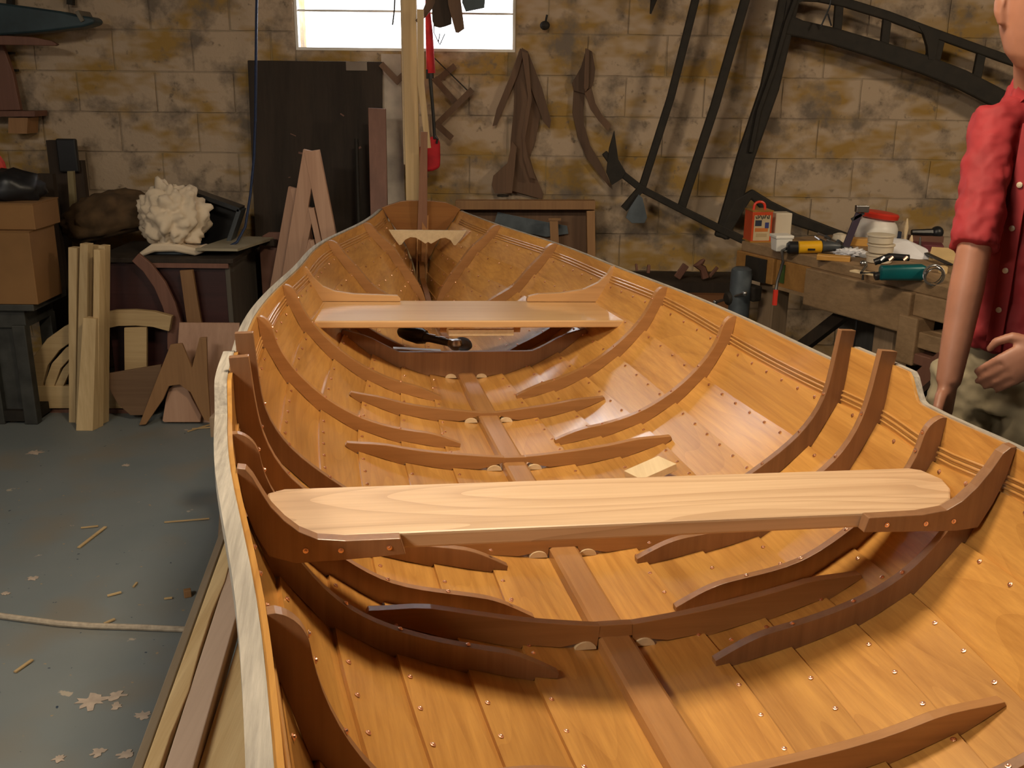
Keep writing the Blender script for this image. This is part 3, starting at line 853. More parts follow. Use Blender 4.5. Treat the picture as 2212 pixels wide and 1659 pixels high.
hung('slat_pattern', [[(960, -80), (985, -80), (1003, 62), (990, 71), (984, 70), (968, 10)]], BROWNT, 'narrow brown slat hanging crookedly in front of the window', 'slat', 4.90)
hung('blue_pattern', [[(1003, -60), (1055, -70), (1046, 17), (1006, 25), (998, 5)]], BLUEG, 'blue-grey flat board hanging at the right part of the window', 'board', 4.93)
m = M(); m.tube([W(853, -10, y=5.2), W(852, 20, y=5.2), W(848, 54, y=5.2)], .004, 6)
piece('hanging_wire', m, IRON, 'thin bent wire hanging in front of the window left of the post', 'wire')
m = M()
for pth in (((950, -500), (937, 70), (949, 95)), ((950, 72), (947, 90)), ((961, 73), (950, 97))): m.tube([W(u, v, y=5.2) for u, v in pth], .0025, 5)
piece('wire_hook', m, IRON, 'small forked wire hook hanging in front of the window right of the post', 'hook')

# zigzag wooden bracket
def zz(u, v, k=0): return W(600 + u / 2.962, v / 2.962, y=5.26 - k)
zb = empty('zigzag_bracket', zz(1010, 800), 'thin brown zigzag frame of crossed battens hung on the wall right of the post', 'bracket')
for i, (a, b_) in enumerate((((1135, 420), (1000, 530)), ((1000, 500), (1140, 660)), ((1245, 572), (1010, 805)), ((1015, 795), (1115, 885)))):
    M().strip([zz(*a, i * .012), zz(*b_, i * .012)], .030, BK, .010).done('batten', BROWNT, zb)
M().strip([zz(985, 355), zz(1225, 590)], .006, BK, .005).done('wire', IRON, zb)
zb2 = empty('crossed_battens', zz(760, 520), 'two brown battens meeting in a V on the wall left of the post', 'bracket')
for a, b_, k in (((660, 408), (770, 525), 0), ((830, 455), (750, 530), .012)):
    M().strip([zz(*a, k + .05), zz(*b_, k + .05)], .030, BK, .010).done('batten', BROWNT, zb2)

def c2(pts): return [(600 + u / 2.962, v / 2.962) for u, v in pts]
hung('knee_patterns', [c2([(1540, 330), (1590, 330), (1620, 480), (1680, 640), (1690, 700), (1650, 900), (1612, 1000), (1640, 1100), (1700, 1240), (1690, 1275), (1500, 1222), (1480, 1180), (1490, 900), (1510, 700), (1515, 480)]),
     c2([(1550, 310), (1580, 320), (1535, 480), (1460, 660), (1400, 800), (1374, 806), (1400, 700), (1490, 480)]),
     c2([(1560, 305), (1600, 330), (1690, 560), (1748, 770), (1738, 822), (1700, 780), (1640, 620), (1590, 480)]),
     c2([(1500, 900), (1530, 940), (1500, 1230), (1390, 1232), (1370, 1180), (1380, 1120), (1470, 1040)]),
     c2([(1560, 330), (1600, 340), (1625, 640), (1580, 900), (1600, 1000), (1650, 1140), (1610, 1130), (1570, 1000), (1560, 840), (1600, 620)])], BROWNT,
     'bundle of brown wooden templates with splayed arms hanging on the wall', 'template', 5.27)
hung('curved_knee_patterns', [c2([(1895, 560), (1885, 720), (1920, 880), (1980, 1020), (2050, 1110), (2130, 1205), (2110, 1130), (2060, 1030), (2000, 930), (1962, 800), (1955, 700), (1965, 600)]),
     c2([(1975, 310), (2010, 330), (2030, 440), (2020, 520), (2000, 570), (1960, 600), (1895, 580), (1883, 530), (1940, 430)]),
     c2([(1960, 590), (2000, 700), (2050, 770), (2110, 838), (2132, 800), (2070, 730), (2030, 660), (2005, 560)]),
     c2([(1965, 310), (1990, 320), (1985, 560), (1965, 590), (1955, 560)])], BROWNT,
     'brown crescent-shaped wooden templates hanging on the wall, right of the splayed ones', 'template', 5.27)
m = M(); a = W(1177, 55, y=5.25); m.sphere(a, .022, 10, (1.2, 1, 1)); m.tube([a, a + Vector((.01, 0, .05))], .006, 6)
piece('wall_hook', m, IRON, 'small dark knob on the wall between window and iron frame', 'hook')
m = M(); m.lathe(zz(1440, 1262, .1), [(.001, 0), (.03, .004), (.03, .012), (.001, .016)], 12)
piece('small_dark_dish', m, IRON, 'small dark lid lying on the shallow wooden tray frame', 'lid')

# iron frame: cast side of a large machine, standing off the wall
Yi = 5.12
fr = empty('cast_iron_frame', W(1560, 510, y=Yi), 'large black cast iron frame with ladder-like curved arm leaning on the wall', 'iron frame')
def P3(l, k=0): return [W(u, v, y=Yi - k) for u, v in l]
M().strip(P3([(1512, -160), (1503, 0), (1450, 210), (1385, 415)], .001), .038, BK, .03).done('long_rod', IRON, fr, bevel=.006)
M().strip(P3([(1640, -160), (1611, 0), (1545, 230), (1470, 458)], .0015), .044, BK, .03).done('long_rod', IRON, fr, bevel=.006)
M().strip(P3([(1735, -160), (1706, 0), (1664, 190), (1612, 340), (1590, 420), (1560, 515)], .003), [.11, .10, .095, .09, .09, .08], BK, .035).done('upright', IRON, fr, bevel=.01)
M().strip(P3([(1722, -10), (1700, 50), (1672, 150), (1640, 240), (1622, 330)], .02), .022, BK, .02).done('upright_rib', IRON, fr, bevel=.004)
M().strip(P3([(1690, 50), (1730, 62), (1800, 78), (1900, 108), (2000, 140), (2080, 172), (2150, 208), (2300, 290)], .005), [.10, .078, .078, .082, .088, .092, .092, .092], BK, .035).done('curved_arm', IRON, fr, bevel=.008)
M().strip(P3([(1725, -8), (1770, -6), (1830, 6), (1920, 34), (2010, 68), (2110, 104), (2212, 140), (2330, 190)], .004), .042, BK, .03).done('outer_arm', IRON, fr, bevel=.006)
for a, b_, w in (((1815, -2), (1808, 85), .042), ((1919, 30), (1910, 112), .042), ((2030, 70), (2012, 145), .075), ((2124, 105), (2108, 185), .045)):
    M().strip(P3([a, b_], -.002), w, BK, .024).done('rung', IRON, fr, bevel=.005)
M().prism(P3([(1700, 2), (1745, -2), (1722, 8), (1712, 30), (1706, 60), (1690, 60)], .007), (0, .03, 0)).done('corner_web', IRON, fr)
M().prism(P3([(1985, 56), (2030, 72), (2020, 130), (2006, 128), (2004, 100), (1996, 74)], .0075), (0, .03, 0)).done('corner_web', IRON, fr)
M().strip(P3([(1560, 515), (1600, 440), (1625, 420), (1660, 447), (1720, 475), (1790, 500), (1900, 540)], .006), [.05, .07, .05, .065, .06, .05, .05], BK, .035).done('foot_arm', IRON, fr, bevel=.008)
M().strip(P3([(1306, 330), (1332, 366), (1385, 408), (1470, 452), (1560, 497), (1640, 535)], .008), [.03, .035, .035, .035, .04, .04], BK, .03).done('bottom_rail', IRON, fr, bevel=.005)
M().prism(P3([(1327, 282), (1331, 310), (1336, 345), (1352, 372), (1345, 385), (1322, 400), (1310, 372), (1316, 320)], .012), (0, .02, 0)).done('spike_plate', IRON, fr, bevel=.002)
M().strip(P3([(1388, 405), (1348, 452)], .010), .035, BK, .03).done('stay', IRON, fr)
hung('paddle_blade', [[(1380, 420), (1388, 428), (1398, 470), (1392, 482), (1365, 482), (1352, 470), (1360, 450)]], GREYM, 'dull grey blade shape resting against the foot of the iron frame', 'blade', 5.09)
m = M(); m.tube([W(1415, -40, y=5.15), W(1412, 0, y=5.15), W(1405, 30, y=5.15)], [.03, .016, .004], 8); piece('hanging_spike', m, IRON, 'dark pointed spike hanging from above near the top centre right', 'spike', smooth=True)
m = M(); m.tube([W(1797, -10, y=5.05), W(1792, 15, y=5.05), W(1782, 38, y=5.05), W(1773, 58, y=5.05)], .004, 6); m.tube([W(1788, 30, y=5.05), W(1796, 56, y=5.05)], .004, 6)
piece('dangling_cord', m, BLACK, 'thin black cord dangling inside the top corner of the iron frame', 'cord')

# shallow tray frame on the floor/wall behind the stern, right
tr = empty('wooden_tray_frame', W(1130, 560, y=5.1), 'shallow brown wooden tray standing on edge behind the stern, right of the transom', 'tray')
Yt = 5.15
def fx(u, v, k=0): return W(u, v, y=Yt - k)
A, B_, C_, D_ = fx(990, 437), fx(1281, 437), fx(1284, 812), fx(990, 812)
M().prism([A, B_, C_, D_], (0, .012, 0)).done('back_panel', BROWNT, tr)
M().strip([fx(985, 440), fx(1284, 440)], .045, BK, -.07).done('rail', BROWNW, tr, bevel=.003)
M().strip([fx(1274, 452), fx(1280, 815)], .042, BK, -.07).done('rail', BROWNW, tr, bevel=.003)
M().strip([fx(994, 452), fx(994, 815)], .042, BK, -.07).done('rail', BROWNW, tr, bevel=.003)
hung('saw_blade', [[(1075, 458), (1130, 470), (1225, 488), (1228, 505), (1180, 512), (1120, 500), (1068, 480)]], GREYM, 'blue-grey saw blade lying across the wooden tray frame', 'saw', 5.13, .004)
t_ = empty('wooden_t_handle', W(1205, 520, y=5.05), 'small brown T-shaped wooden handle in the wooden tray frame', 'handle')
M().strip([W(1196, 472, y=5.05), W(1200, 560, y=5.05)], .042, BK, .015).done('stem', BROWNW, t_)
M().strip([W(1185, 474, y=5.045), W(1212, 474, y=5.045)], .012, BK, .02).done('cross_bar', BROWNW, t_)

# red-brown board and narrow rod leaning near the big board
q = [W(795, 233, y=5.0), W(833, 235, y=5.0), W(838, 470, y=4.86), W(803, 470, y=4.86)]
bt = [Vector((q[3].x, 4.62, 0)), Vector((q[2].x, 4.62, 0))]
piece('red_brown_board', M().prism([q[0], q[1], bt[1] + Vector((.02, 0, 0)), bt[0] + Vector((.02, 0, 0))], (0, .02, 0)), REDW, 'narrow red-brown board leaning in front of the big dark board', 'board', bevel=.002)
m = M(); m.tube([W(770, 300, y=5.08), W(775, 480, y=5.0), Vector((W(775, 480, y=5.0).x + .02, 4.9, 0))], .010, 6)
piece('thin_pole', m, IRON, 'thin dark pole leaning in front of the big dark board', 'pole', smooth=True)

# gothic arch frames
def arch_frame(px, y, label, inner=True):
    e = empty('pointed_arch_frame', (W(*px[0], y=y).x, y, 0), label, 'window frame')
    return e
def g4(u, v, y=4.78): return W(540 + u / 4.609, 300 + v / 4.609, y=y)
def to_floor(p, q, y, w):  # continue the line p-q down to the floor
    d = (q - p); t = (0.01 - p.z) / d.z; return p + d * t
ga = empty('pointed_arch_frame', (g4(600, 1000).x, 4.78, 0), 'tall pink-brown pointed arch frame with tracery, the nearer of the two', 'window frame', 'pointed arch frames')
L0_, R0_ = g4(590, 120), g4(625, 120)
def leg(p, q, w, name='arch_leg', k=0, par=ga, mat=PINKW, th=.03):
    f = to_floor(p, q, 0, 0)
    M().strip([p + Vector((0, -k, 0)), f + Vector((0, -k, 0))], w, BK, th).done(name, mat, par, bevel=.002)
leg(g4(600, 120), g4(395, 1330), .068)
leg(g4(612, 120), g4(770, 900), .072, k=.002)
leg(g4(608, 690), g4(500, 1260), .030, 'tracery_bar', .0)
leg(g4(608, 690), g4(690, 1060), .028, 'tracery_bar', .003)
leg(g4(605, 1010), g4(560, 1200), .022, 'tracery_bar', .0)
leg(g4(612, 1010), g4(650, 1150), .022, 'tracery_bar', .003)
for v in (1040, 1450): M().strip([g4(480 - (v - 1040) * .17, v) + Vector((0, .031, 0)), g4(700 + (v - 1040) * .17, v) + Vector((0, .031, 0))], .02, BK, .012).done('cross_bar', PINKW, ga)
gb = empty('pointed_arch_frame', (g4(430, 1000).x, 4.86, 0), 'pink-brown pointed arch frame half hidden behind the taller one', 'window frame', 'pointed arch frames')
leg(g4(440, 490, 4.86), g4(285, 1330, 4.86), .058, par=gb, mat=PINKW)
leg(g4(460, 490, 4.86), g4(560, 1000, 4.86), .058, k=.002, par=gb, mat=PINKW)
# rounded panel behind
q = [(560, 620), (560, 530), (566, 510), (580, 502), (640, 502), (640, 620)]
pp = [W(u, v, y=4.98) for u, v in q]; pp[0] = Vector((pp[1].x, 4.98, 0)); pp[-1] = Vector((pp[-2].x, 4.98, 0))
piece('round_cornered_panel', M().prism(pp, (0, .02, 0)), REDW, 'dark round-cornered panel behind the pointed arch frames', 'panel', bevel=.003)

# ------------------------------------------------------------------ left part: chest and what stands before it
ch = empty('painted_chest', (-1.6, 4.85, 0), 'dark red painted old chest under the canvas bundle', 'chest')
cx0, cx1, cy0, cy1, cz = -1.93, -1.325, 4.60, 5.07, .735
M().box(((cx0 + cx1) / 2, (cy0 + cy1) / 2, .365), (cx1 - cx0 - .02, cy1 - cy0 - .02, .73)).done('body', CHEST, ch, bevel=.003)
M().box((cx1 - .01, (cy0 + cy1) / 2, .36), (.022, cy1 - cy0, .72)).done('end_board', wood('grey_end', (.07, .06, .045), (.13, .11, .09), 'Z', .8, .8), ch)
M().box(((cx0 + cx1) / 2, (cy0 + cy1) / 2, cz - .005), (cx1 - cx0 + .05, cy1 - cy0 + .04, .022)).done('lid', DARKW, ch, bevel=.003)
M().box(((cx0 + cx1) / 2 + .1, cy0 - .012, .712), (cx1 - cx0 - .2, .012, .03)).done('lid_edge', REDW, ch)
M().box(((cx0 + cx1) / 2, cy0 + .006, .10), (cx1 - cx0, .02, .10)).done('plinth', CHEST, ch)
ctop = cz + .006
piece('grey_box', M().box((W(372, 560, y=4.72).x, 4.74, ctop + .026), (.17, .12, .05)), GREYM, 'small grey box under the canvas bundle on the chest', 'box', bevel=.003)
pb = [W(430, 562, y=4.66), W(520, 562, y=4.66)]
piece('pale_board', M().prism([(pb[0].x, 4.62, ctop + .03), (pb[1].x, 4.62, ctop + .03), (pb[1].x + .09, 5.0, ctop + .03), (pb[0].x + .07, 5.0, ctop + .03)], (0, 0, .012)), wood('greyboard', (.22, .19, .13), (.36, .31, .22), 'X', .8, .7), 'pale grey board lying on the right end of the chest', 'board')
piece('dark_batten', M().bar((pb[0].x + .06, 5.02, ctop + .02), (pb[1].x + .10, 4.95, ctop + .02), .03, .03), DARKW, 'dark batten lying behind the pale board on the chest', 'batten')
# canvas bundle
def blob(name, c, r, mat, label, cat, amp=.25, freq=6, sub=4, seed=0, squash=.02):
    bm = bmesh.new(); bmesh.ops.create_icosphere(bm, subdivisions=sub, radius=1)
    base = None
    for v in bm.verts:
        n = v.co.copy(); q = n * freq * .5 + Vector((seed, seed * 2, 0))
        rid = abs(mnoise.noise(q * 1.0)) + .5 * abs(mnoise.noise(q * 2.2)) + .25 * abs(mnoise.noise(q * 4.5))
        k = 1 + amp * (rid * 1.6 - .55)
        v.co = Vector((n.x * r[0] * k, n.y * r[1] * k, n.z * r[2] * k))
        lim = -r[2] * (.75)
        if v.co.z < lim: v.co.z = lim + (v.co.z - lim) * squash
    zmin = min(v.co.z for v in bm.verts)
    me = bpy.data.meshes.new(name)
    for v in bm.verts: v.co.z -= zmin
    bm.to_mesh(me); bm.free(); me.materials.append(mat)
    for p in me.polygons: p.use_smooth = True
    o = link(bpy.data.objects.new(name, me)); o.location = c
    return tag(o, label, cat)
cb = blob('canvas_bundle', (W(375, 500, y=4.74).x, 4.74, ctop + .052), (.145, .13, .155), CANVAS, 'crumpled off-white canvas bundle heaped on the grey box', 'bundle', .34, 3.4, 5, 3)
m = M(); u0 = [W(u, v, y=4.70) for u, v in ((318, 432), (372, 404), (386, 440), (378, 470), (340, 470), (322, 452))]
m.prism(u0, (0, .05, .0)); o = m.done('folded_corner', CANVAS, cb, bevel=.01, smooth=True)
m = M(); m.strip([W(u, v, y=4.64) for u, v in ((300, 552), (330, 536), (375, 535), (420, 545), (436, 540))], [.02, .04, .04, .035, .03], (0, 1, 0), .12); m.done('skirt_fold', CANVAS, cb, bevel=.01, smooth=True)
sk = blob('brown_sack', (W(238, 500, y=4.9).x, 4.92, ctop), (.23, .13, .12), SACK, 'limp brown sack lying on the left of the chest', 'sack', .25, 3, 4, 8); sk.rotation_euler = (0, -.22, 0); sk.location.z += .05
# black tray tilted
tq = [W(u, v, y=4.95) for u, v in ((403, 404), (528, 448), (500, 530), (440, 530), (404, 470))]
bt_ = empty('black_tray', (W(470, 530, y=4.95).x, 4.95, ctop), 'black plastic tray tipped up on the chest behind the canvas bundle', 'tray')
M().prism(tq, (0, .01, 0)).done('bottom', BLACK, bt_)
M().strip([tq[0], tq[1]], .02, BK, -.10).done('rim', BLACK, bt_)
M().strip([tq[1], tq[2]], .02, BK, -.10).done('side', DGREY, bt_)
M().strip([tq[0], tq[4], tq[3]], .02, BK, -.10).done('side', BLACK, bt_)
# blue rope
m = M(); m.tube([W(u, v, y=y) for u, v, y in ((556, -60, 4.9), (554, 30, 4.9), (553, 120, 4.9), (552, 250, 4.9), (549, 340, 4.88), (541, 420, 4.85), (530, 490, 4.8), (512, 523, 4.75), (480, 541, 4.72), (450, 538, 4.78), (436, 528, 4.9))], .0065, 6)
piece('blue_rope', m, ROPEB, 'thin blue rope hanging down from above and looping onto the chest', 'rope', smooth=True)

# pieces leaning against the chest
def c4(pts, y): return [W(u / 3.017, 400 + v / 3.017, y=y) for u, v in pts]
cl = empty('leaning_curved_rib', c4([(1130, 1000)], 4.56)[0], 'dark curved wooden rib leaning on the front of the chest', 'rib')
M().strip(c4([(880, 470), (960, 540), (1040, 650), (1100, 780), (1135, 900), (1130, 1020), (1110, 1080)], 4.55), [.05, .055, .06, .065, .065, .06, .03], BK, .02).done('rib', REDW, cl, bevel=.003)
piece('leaning_stick', M().strip(c4([(1212, 555), (1262, 880), (1300, 1040)], 4.56), [.06, .068, .07], BK, .02), BROWNW, 'short brown stick leaning on the chest behind the pinkish sheet', 'stick', bevel=.002)
# fan light frames
fa = empty('fan_arch_frame', c4([(600, 1500)], 4.5)[0], 'pale pine half-round fanlight frame with curved glazing bars on the floor', 'window frame')
Yf = 4.50
M().strip(c4([(215, 1480), (222, 1300), (262, 1150), (345, 1040), (450, 965), (600, 900), (760, 868), (880, 865), (1000, 875), (1110, 905)], Yf), .075, BK, .03).done('outer_arch', PINEX, fa, bevel=.003)
M().strip(c4([(310, 1400), (325, 1290), (365, 1180), (450, 1085), (620, 1010)], Yf), .045, BK, .025).done('glazing_bar', PINEX, fa, bevel=.002)
M().strip(c4([(375, 1330), (430, 1210), (520, 1110)], Yf), .035, BK, .025).done('glazing_bar', PINEX, fa, bevel=.002)
M().prism(c4([(808, 930), (955, 925), (955, 1330), (812, 1330)], Yf + .004), (0, .02, 0)).done('centre_post', PINEX, fa, bevel=.002)
M().prism(c4([(182, 1310), (1010, 1310), (1010, 1455), (182, 1455)], Yf - .004), (0, .03, 0)).done('base_board', PINEX, fa, bevel=.002)
M().prism(c4([(182, 1455), (250, 1455), (245, 1507), (182, 1507)], Yf - .004), (0, .03, 0)).done('foot', PINEX, fa)
M().prism(c4([(255, 1460), (960, 1460), (960, 1500), (255, 1500)], Yf + .02), (0, .03, 0)).done('sill_strip', REDW, fa)
piece('half_round_panel', M().prism(c4([(690, 1230), (1050, 1170), (1050, 1300), (980, 1440), (930, 1500), (850, 1500), (770, 1430), (700, 1310)], 4.42), (0, .015, 0)), wood('dull_brown', (.13, .07, .035), (.2, .115, .06), 'X', .8, .6), 'brown half-round panel leaning low before the fanlight frame', 'panel', bevel=.002)
piece('pinkish_sheet', M().prism([W(387, 697, y=4.50), W(517, 698, y=4.50), Vector((W(517, 905, y=4.40).x, 4.40, .0)), Vector((W(372, 905, y=4.40).x, 4.40, .0))], (0, .012, 0)), PINKW, 'pinkish plywood sheet leaning on the chest beside the boat', 'sheet', bevel=.002)
piece('w_shaped_template', M().prism([p for p in c4([(905, 1565), (1000, 1320), (1110, 1040), (1185, 1032), (1250, 1190), (1300, 995), (1345, 992), (1352, 1250), (1372, 1545), (1330, 1530), (1240, 1350), (1170, 1300), (1100, 1310), (1060, 1400), (950, 1560)], 4.33)], (0, .015, 0)), BROWNW, 'brown zigzag W-shaped template leaning before the pinkish sheet', 'template', bevel=.002)
piece('round_topped_panel', M().prism(c4([(1058, 1535), (1080, 1400), (1100, 1330), (1140, 1300), (1180, 1300), (1220, 1330), (1260, 1410), (1310, 1500), (1305, 1545), (1070, 1545)], 4.37), (0, .012, 0)), PINKW, 'small pinkish round-topped panel standing inside the W-shaped template', 'panel', bevel=.002)
# bundle of pine bars standing
bx = [((444, 500, 405, 410), (455, 497, 1545), 4.44, 'pale slim pine bar at the left of the upright bundle'),
      ((520, 572, 380, 385), (497, 560, 1540), 4.42, 'pine bar with a dark knot line in the upright bundle, behind the short board'),
      ((572, 612, 392, 396), (560, 600, 1530), 4.50, 'darker middle pine bar at the back of the upright bundle'),
      ((610, 650, 420, 424), (600, 640, 1555), 4.365, 'pale wide-faced pine bar in the upright bundle, second from right'),
      ((640, 683, 392, 396), (645, 680, 1545), 4.43, 'pale pine bar at the right of the upright bundle'),
      ((540, 626, 865, 870), (497, 606, 1568), 4.33, 'short wide pine board in front of the upright bundle')]
for (u0, u1, v0, v1), (b0, b1, vb), y, lab in bx:
    t = c4([(u0, v0), (u1, v1)], y); xb0, xb1 = c4([(b0, vb), (b1, vb)], y - .05)
    m = M(); m.prism([t[0], t[1], Vector((xb1.x, y - .06, 0)), Vector((xb0.x, y - .06, 0))], (.012, .035, 0)); piece('pine_bar', m, PINE, lab, 'timber', 'pine bars standing together on the floor', bevel=.0015)
# far left dark stuff
def lft(pts, y): return [W(u, v, y=y) for u, v in pts]
x0, x1 = W(103, 305, y=5.15).x, W(168, 305, y=5.15).x; zt_ = W(103, 303, y=5.15).z
piece('dark_plank', M().box(((x0 + x0 + .09) / 2, 5.16, zt_ / 2), (.10, .04, zt_)), DARKW, 'tall dark plank leaning in the shadow at far left', 'plank', 'dark planks in the left corner')
piece('dark_plank', M().box((x1 - .035, 5.17, (zt_ - .1) / 2), (.09, .04, zt_ - .1)), DARKW, 'dark plank at far left with the black box on top', 'plank', 'dark planks in the left corner')
x2 = W(75, 400, y=4.9).x
piece('dark_plank', M().box((x2 + .06, 4.9, .45), (.08, .04, W(75, 375, y=4.9).z * 2 - .9)), DARKW, 'shorter dark plank beside the cardboard boxes', 'plank', 'dark planks in the left corner')
piece('black_box', M().box((W(146, 335, y=5.12).x, 5.125, W(146, 336, y=5.12).z), (.10, .03, .165)), BLACK, 'black box shape at the top of the tall dark planks', 'box', bevel=.008)
ps = lft([(145, 370), (158, 370), (158, 560), (142, 560)], 4.90); ps[2].z = ps[3].z = 0
piece('pale_strip', M().prism(ps, (0, .02, 0)), wood('dull_strip', (.18, .14, .07), (.28, .23, .12), 'Z', 1, .7), 'narrow pale strip standing before the tall dark planks', 'strip')
# cardboard boxes on a grey machine
GREYD = plain('grey_brown_metal', (.055, .055, .05), .6, .3, .4)
gm = empty('grey_machine_base', (-2.2, 4.45, 0), 'blue-grey metal machine stand at the left edge', 'machine')
a, b_ = W(-60, 655, y=4.35), W(76, 655, y=4.35)
M().box(((a.x + b_.x) / 2, 4.5, a.z - .015), (b_.x - a.x, .34, .03)).done('table', GREYD, gm, bevel=.004)
M().box(((a.x + b_.x) / 2 - .02, 4.5, a.z - .07), (b_.x - a.x - .08, .28, .09)).done('apron', GREYD, gm, bevel=.004)
for xx in (a.x + .04, b_.x - .09): 
    for yy in (4.37, 4.63): M().box((xx, yy, (a.z - .1) / 2), (.06, .05, a.z - .1)).done('leg', GREYD, gm, bevel=.004)
M().box(((a.x + b_.x) / 2 - .02, 4.4, .35), (.14, .04, .6)).done('front_panel', GREYD, gm, bevel=.01)
M().box(((a.x + b_.x) / 2, 4.5, .04), (b_.x - a.x - .14, .30, .05)).done('foot_plate', IRON, gm)
def box_card(u0, u1, v0, v1, y, label, d=.25, zb=0):
    a, b_ = W(u0, v1, y=y), W(u1, v0, y=y); a.z = zb
    e = empty('cardboard_box', ((a.x + b_.x) / 2, y + d / 2, a.z), label, 'box', 'cardboard boxes at the left')
    M().box(((a.x + b_.x) / 2, y + d / 2, (a.z + b_.z) / 2), (b_.x - a.x, d, b_.z - a.z)).done('carton', CARD, e, bevel=.003)
    M().box(((a.x + b_.x) / 2, y + d / 2, b_.z + .002), (b_.x - a.x + .004, d + .004, .005)).done('lid_flap', CARD, e)
box_card(-70, 62, 502, 652, 4.33, 'larger cardboard box standing on the grey machine stand', zb=a.z + .001)
box_card(-70, 70, 442, 500, 4.36, 'flatter cardboard box stacked on top of the larger one', zb=W(62, 502, y=4.33).z + .006)
pz = W(20, 440, y=4.45).z + .003
bb = blob('black_bag', (W(15, 438, y=4.5).x, 4.5, pz), (.17, .10, .08), BLACK, 'black plastic bag slumped on the top cardboard box', 'bag', .3, 5, 3, 5)
m = M(); m.tube([W(-20, 330, y=4.85), W(2, 355, y=4.85), W(14, 380, y=4.85)], [.03, .022, .01], 8); m.done('red_tie', REDP, bb, smooth=True)
# blade / hull shape on brackets at the top left
bl = empty('blue_grey_blade', W(100, 75, y=5.1), 'long pointed blue-grey float shape on wall brackets at the top left', 'float')
pts = [(-150, -10), (0, 6), (60, 14), (130, 24), (165, 32), (195, 36), (204, 44), (200, 52), (180, 58), (120, 66), (60, 72), (0, 76), (-150, 84)]
m = M(); m.prism(lft(pts, 5.06), (0, .12, 0)); m.done('blade_body', BLUEG, bl, bevel=.02, smooth=True)
M().strip(lft([(165, 24), (178, 46)], 5.05), .018, BK, .14).done('strap', wood('dull_strap', (.12, .1, .08), (.18, .16, .12), 'Z', 1, .7), bl)
for u in (20, 150): M().strip(lft([(u, 10), (u, -40)], 5.24), .03, BK, .03).done('bracket', IRON, bl)
m = M(); m.prism(lft([(-150, 76), (0, 76), (70, 80), (110, 88), (124, 96), (118, 99), (0, 97), (-150, 96)], 5.08), (0, .03, 0))
piece('brown_paddle', m, REDW, 'dark brown pointed paddle just under the blue-grey float', 'paddle', bevel=.004)
piece('brown_wedge', M().prism(lft([(-60, 97), (5, 97), (28, 160), (44, 238), (-60, 240)], 5.2), (0, .03, 0)), REDW, 'dark brown wedge board standing on the small wall shelf', 'board', bevel=.003)
sh = empty('wall_shelf', W(20, 246, y=5.2), 'narrow dark wall shelf at the left edge', 'shelf')
M().prism(lft([(-120, 240), (75, 240), (75, 252), (-120, 252)], 5.14), (0, .14, 0)).done('shelf_board', REDW, sh)
M().prism(lft([(18, 254), (60, 254), (58, 289), (18, 288)], 5.16), (0, .12, 0)).done('bracket_block', BROWNW, sh)
for u, v in ((25, 115), (33, 152)): 
    a = W(u, v, y=5.27); M().box(a + Vector((0, -.0, 0)), (.03, .02, .012)).done('peg', IRON, sh)

# ------------------------------------------------------------------ floor debris and rope
m = M(); m.tube([W(u, v, z=.010) for u, v in ((-120, 1310), (0, 1330), (60, 1338), (130, 1347), (200, 1352), (300, 1355), (390, 1359), (470, 1361))], .009, 8)
piece('tan_rope', m, ROPET, 'thin tan rope lying across the grey floor', 'rope', smooth=True)
sl = [((170, 1183), (228, 1138), .011, 'largest pale sliver of wood on the grey floor'), ((175, 1140), (212, 1136), .006, 'thin brown sliver beside the largest pale one'), ((32, 1452), (70, 1425), .009, 'pale sliver near the lower left corner of the floor'),
      ((232, 1287), (262, 1279), .008, 'short red-brown sliver in the middle of the floor'), ((288, 1268), (296, 1258), .006, 'tiny brown sliver above the tan rope'), ((225, 1347), (248, 1337), .008, 'small pale sliver touching the tan rope'),
      ((405, 932), (460, 915), .008, 'long shaving at the foot of the pinkish sheet'), ((415, 926), (470, 922), .007, 'second shaving at the foot of the pinkish sheet'), ((355, 1128), (452, 1120), .005, 'very thin long sliver near the boat'), ((355, 1293), (372, 1291), .006, 'tiny sliver left of the platform')]
for a, b_, w, lab in sl:
    A, B_ = W(*a, z=.004), W(*b_, z=.006); m = M(); m.bar(A, B_, w, .004); piece('wood_sliver', m, PINEX, lab, 'sliver', 'slivers of wood on the floor')
a = W(405, 1281, z=.012); piece('wood_offcut', M().box(a, (.022, .02, .024), Matrix.Rotation(.4, 3, 'Z')), BROWNW, 'tiny brown cube offcut on the floor close to the platform', 'offcut', bevel=.002)
# flaking patches of bare concrete
def flake(u, v, r, lab, seed):
    rnd = random.Random(seed); c = W(u, v, z=.001); pts = []
    for k in range(22):
        a = 2 * PI * k / 22; q = r * (.45 + .75 * rnd.random()); pts.append(c + Vector((q * math.cos(a), q * .9 * math.sin(a), 0)))
    return piece('bare_patch', M().prism(pts, (0, 0, .0012)), BARE, lab, 'paint chip', 'flaked patches in the floor paint')
BARE = plain('bare_concrete', (.45, .36, .29), .85, 0, .2, 30)
flake(198, 1515, .042, 'largest pale flaked patch on the floor near the bottom left', 1); flake(252, 1503, .024, 'pale flaked patch right of the largest one', 2); flake(310, 1545, .022, 'flaked patch under the platform edge', 3)
flake(252, 1525, .018, 'brownish flake below the largest pair', 4); flake(70, 1250, .018, 'small pale chip on the left of the floor', 5); flake(12, 1282, .014, 'small chip at the left edge of the floor', 6)
flake(128, 1638, .018, 'chip at the bottom of the floor', 7); flake(75, 978, .035, 'faint tan patch on the far floor', 8); flake(272, 1005, .018, 'tiny white chip on the far floor', 9); flake(272, 1630, .02, 'chip beside the platform at the bottom', 10); flake(212, 1625, .02, 'flake cluster at the bottom of the floor', 11)

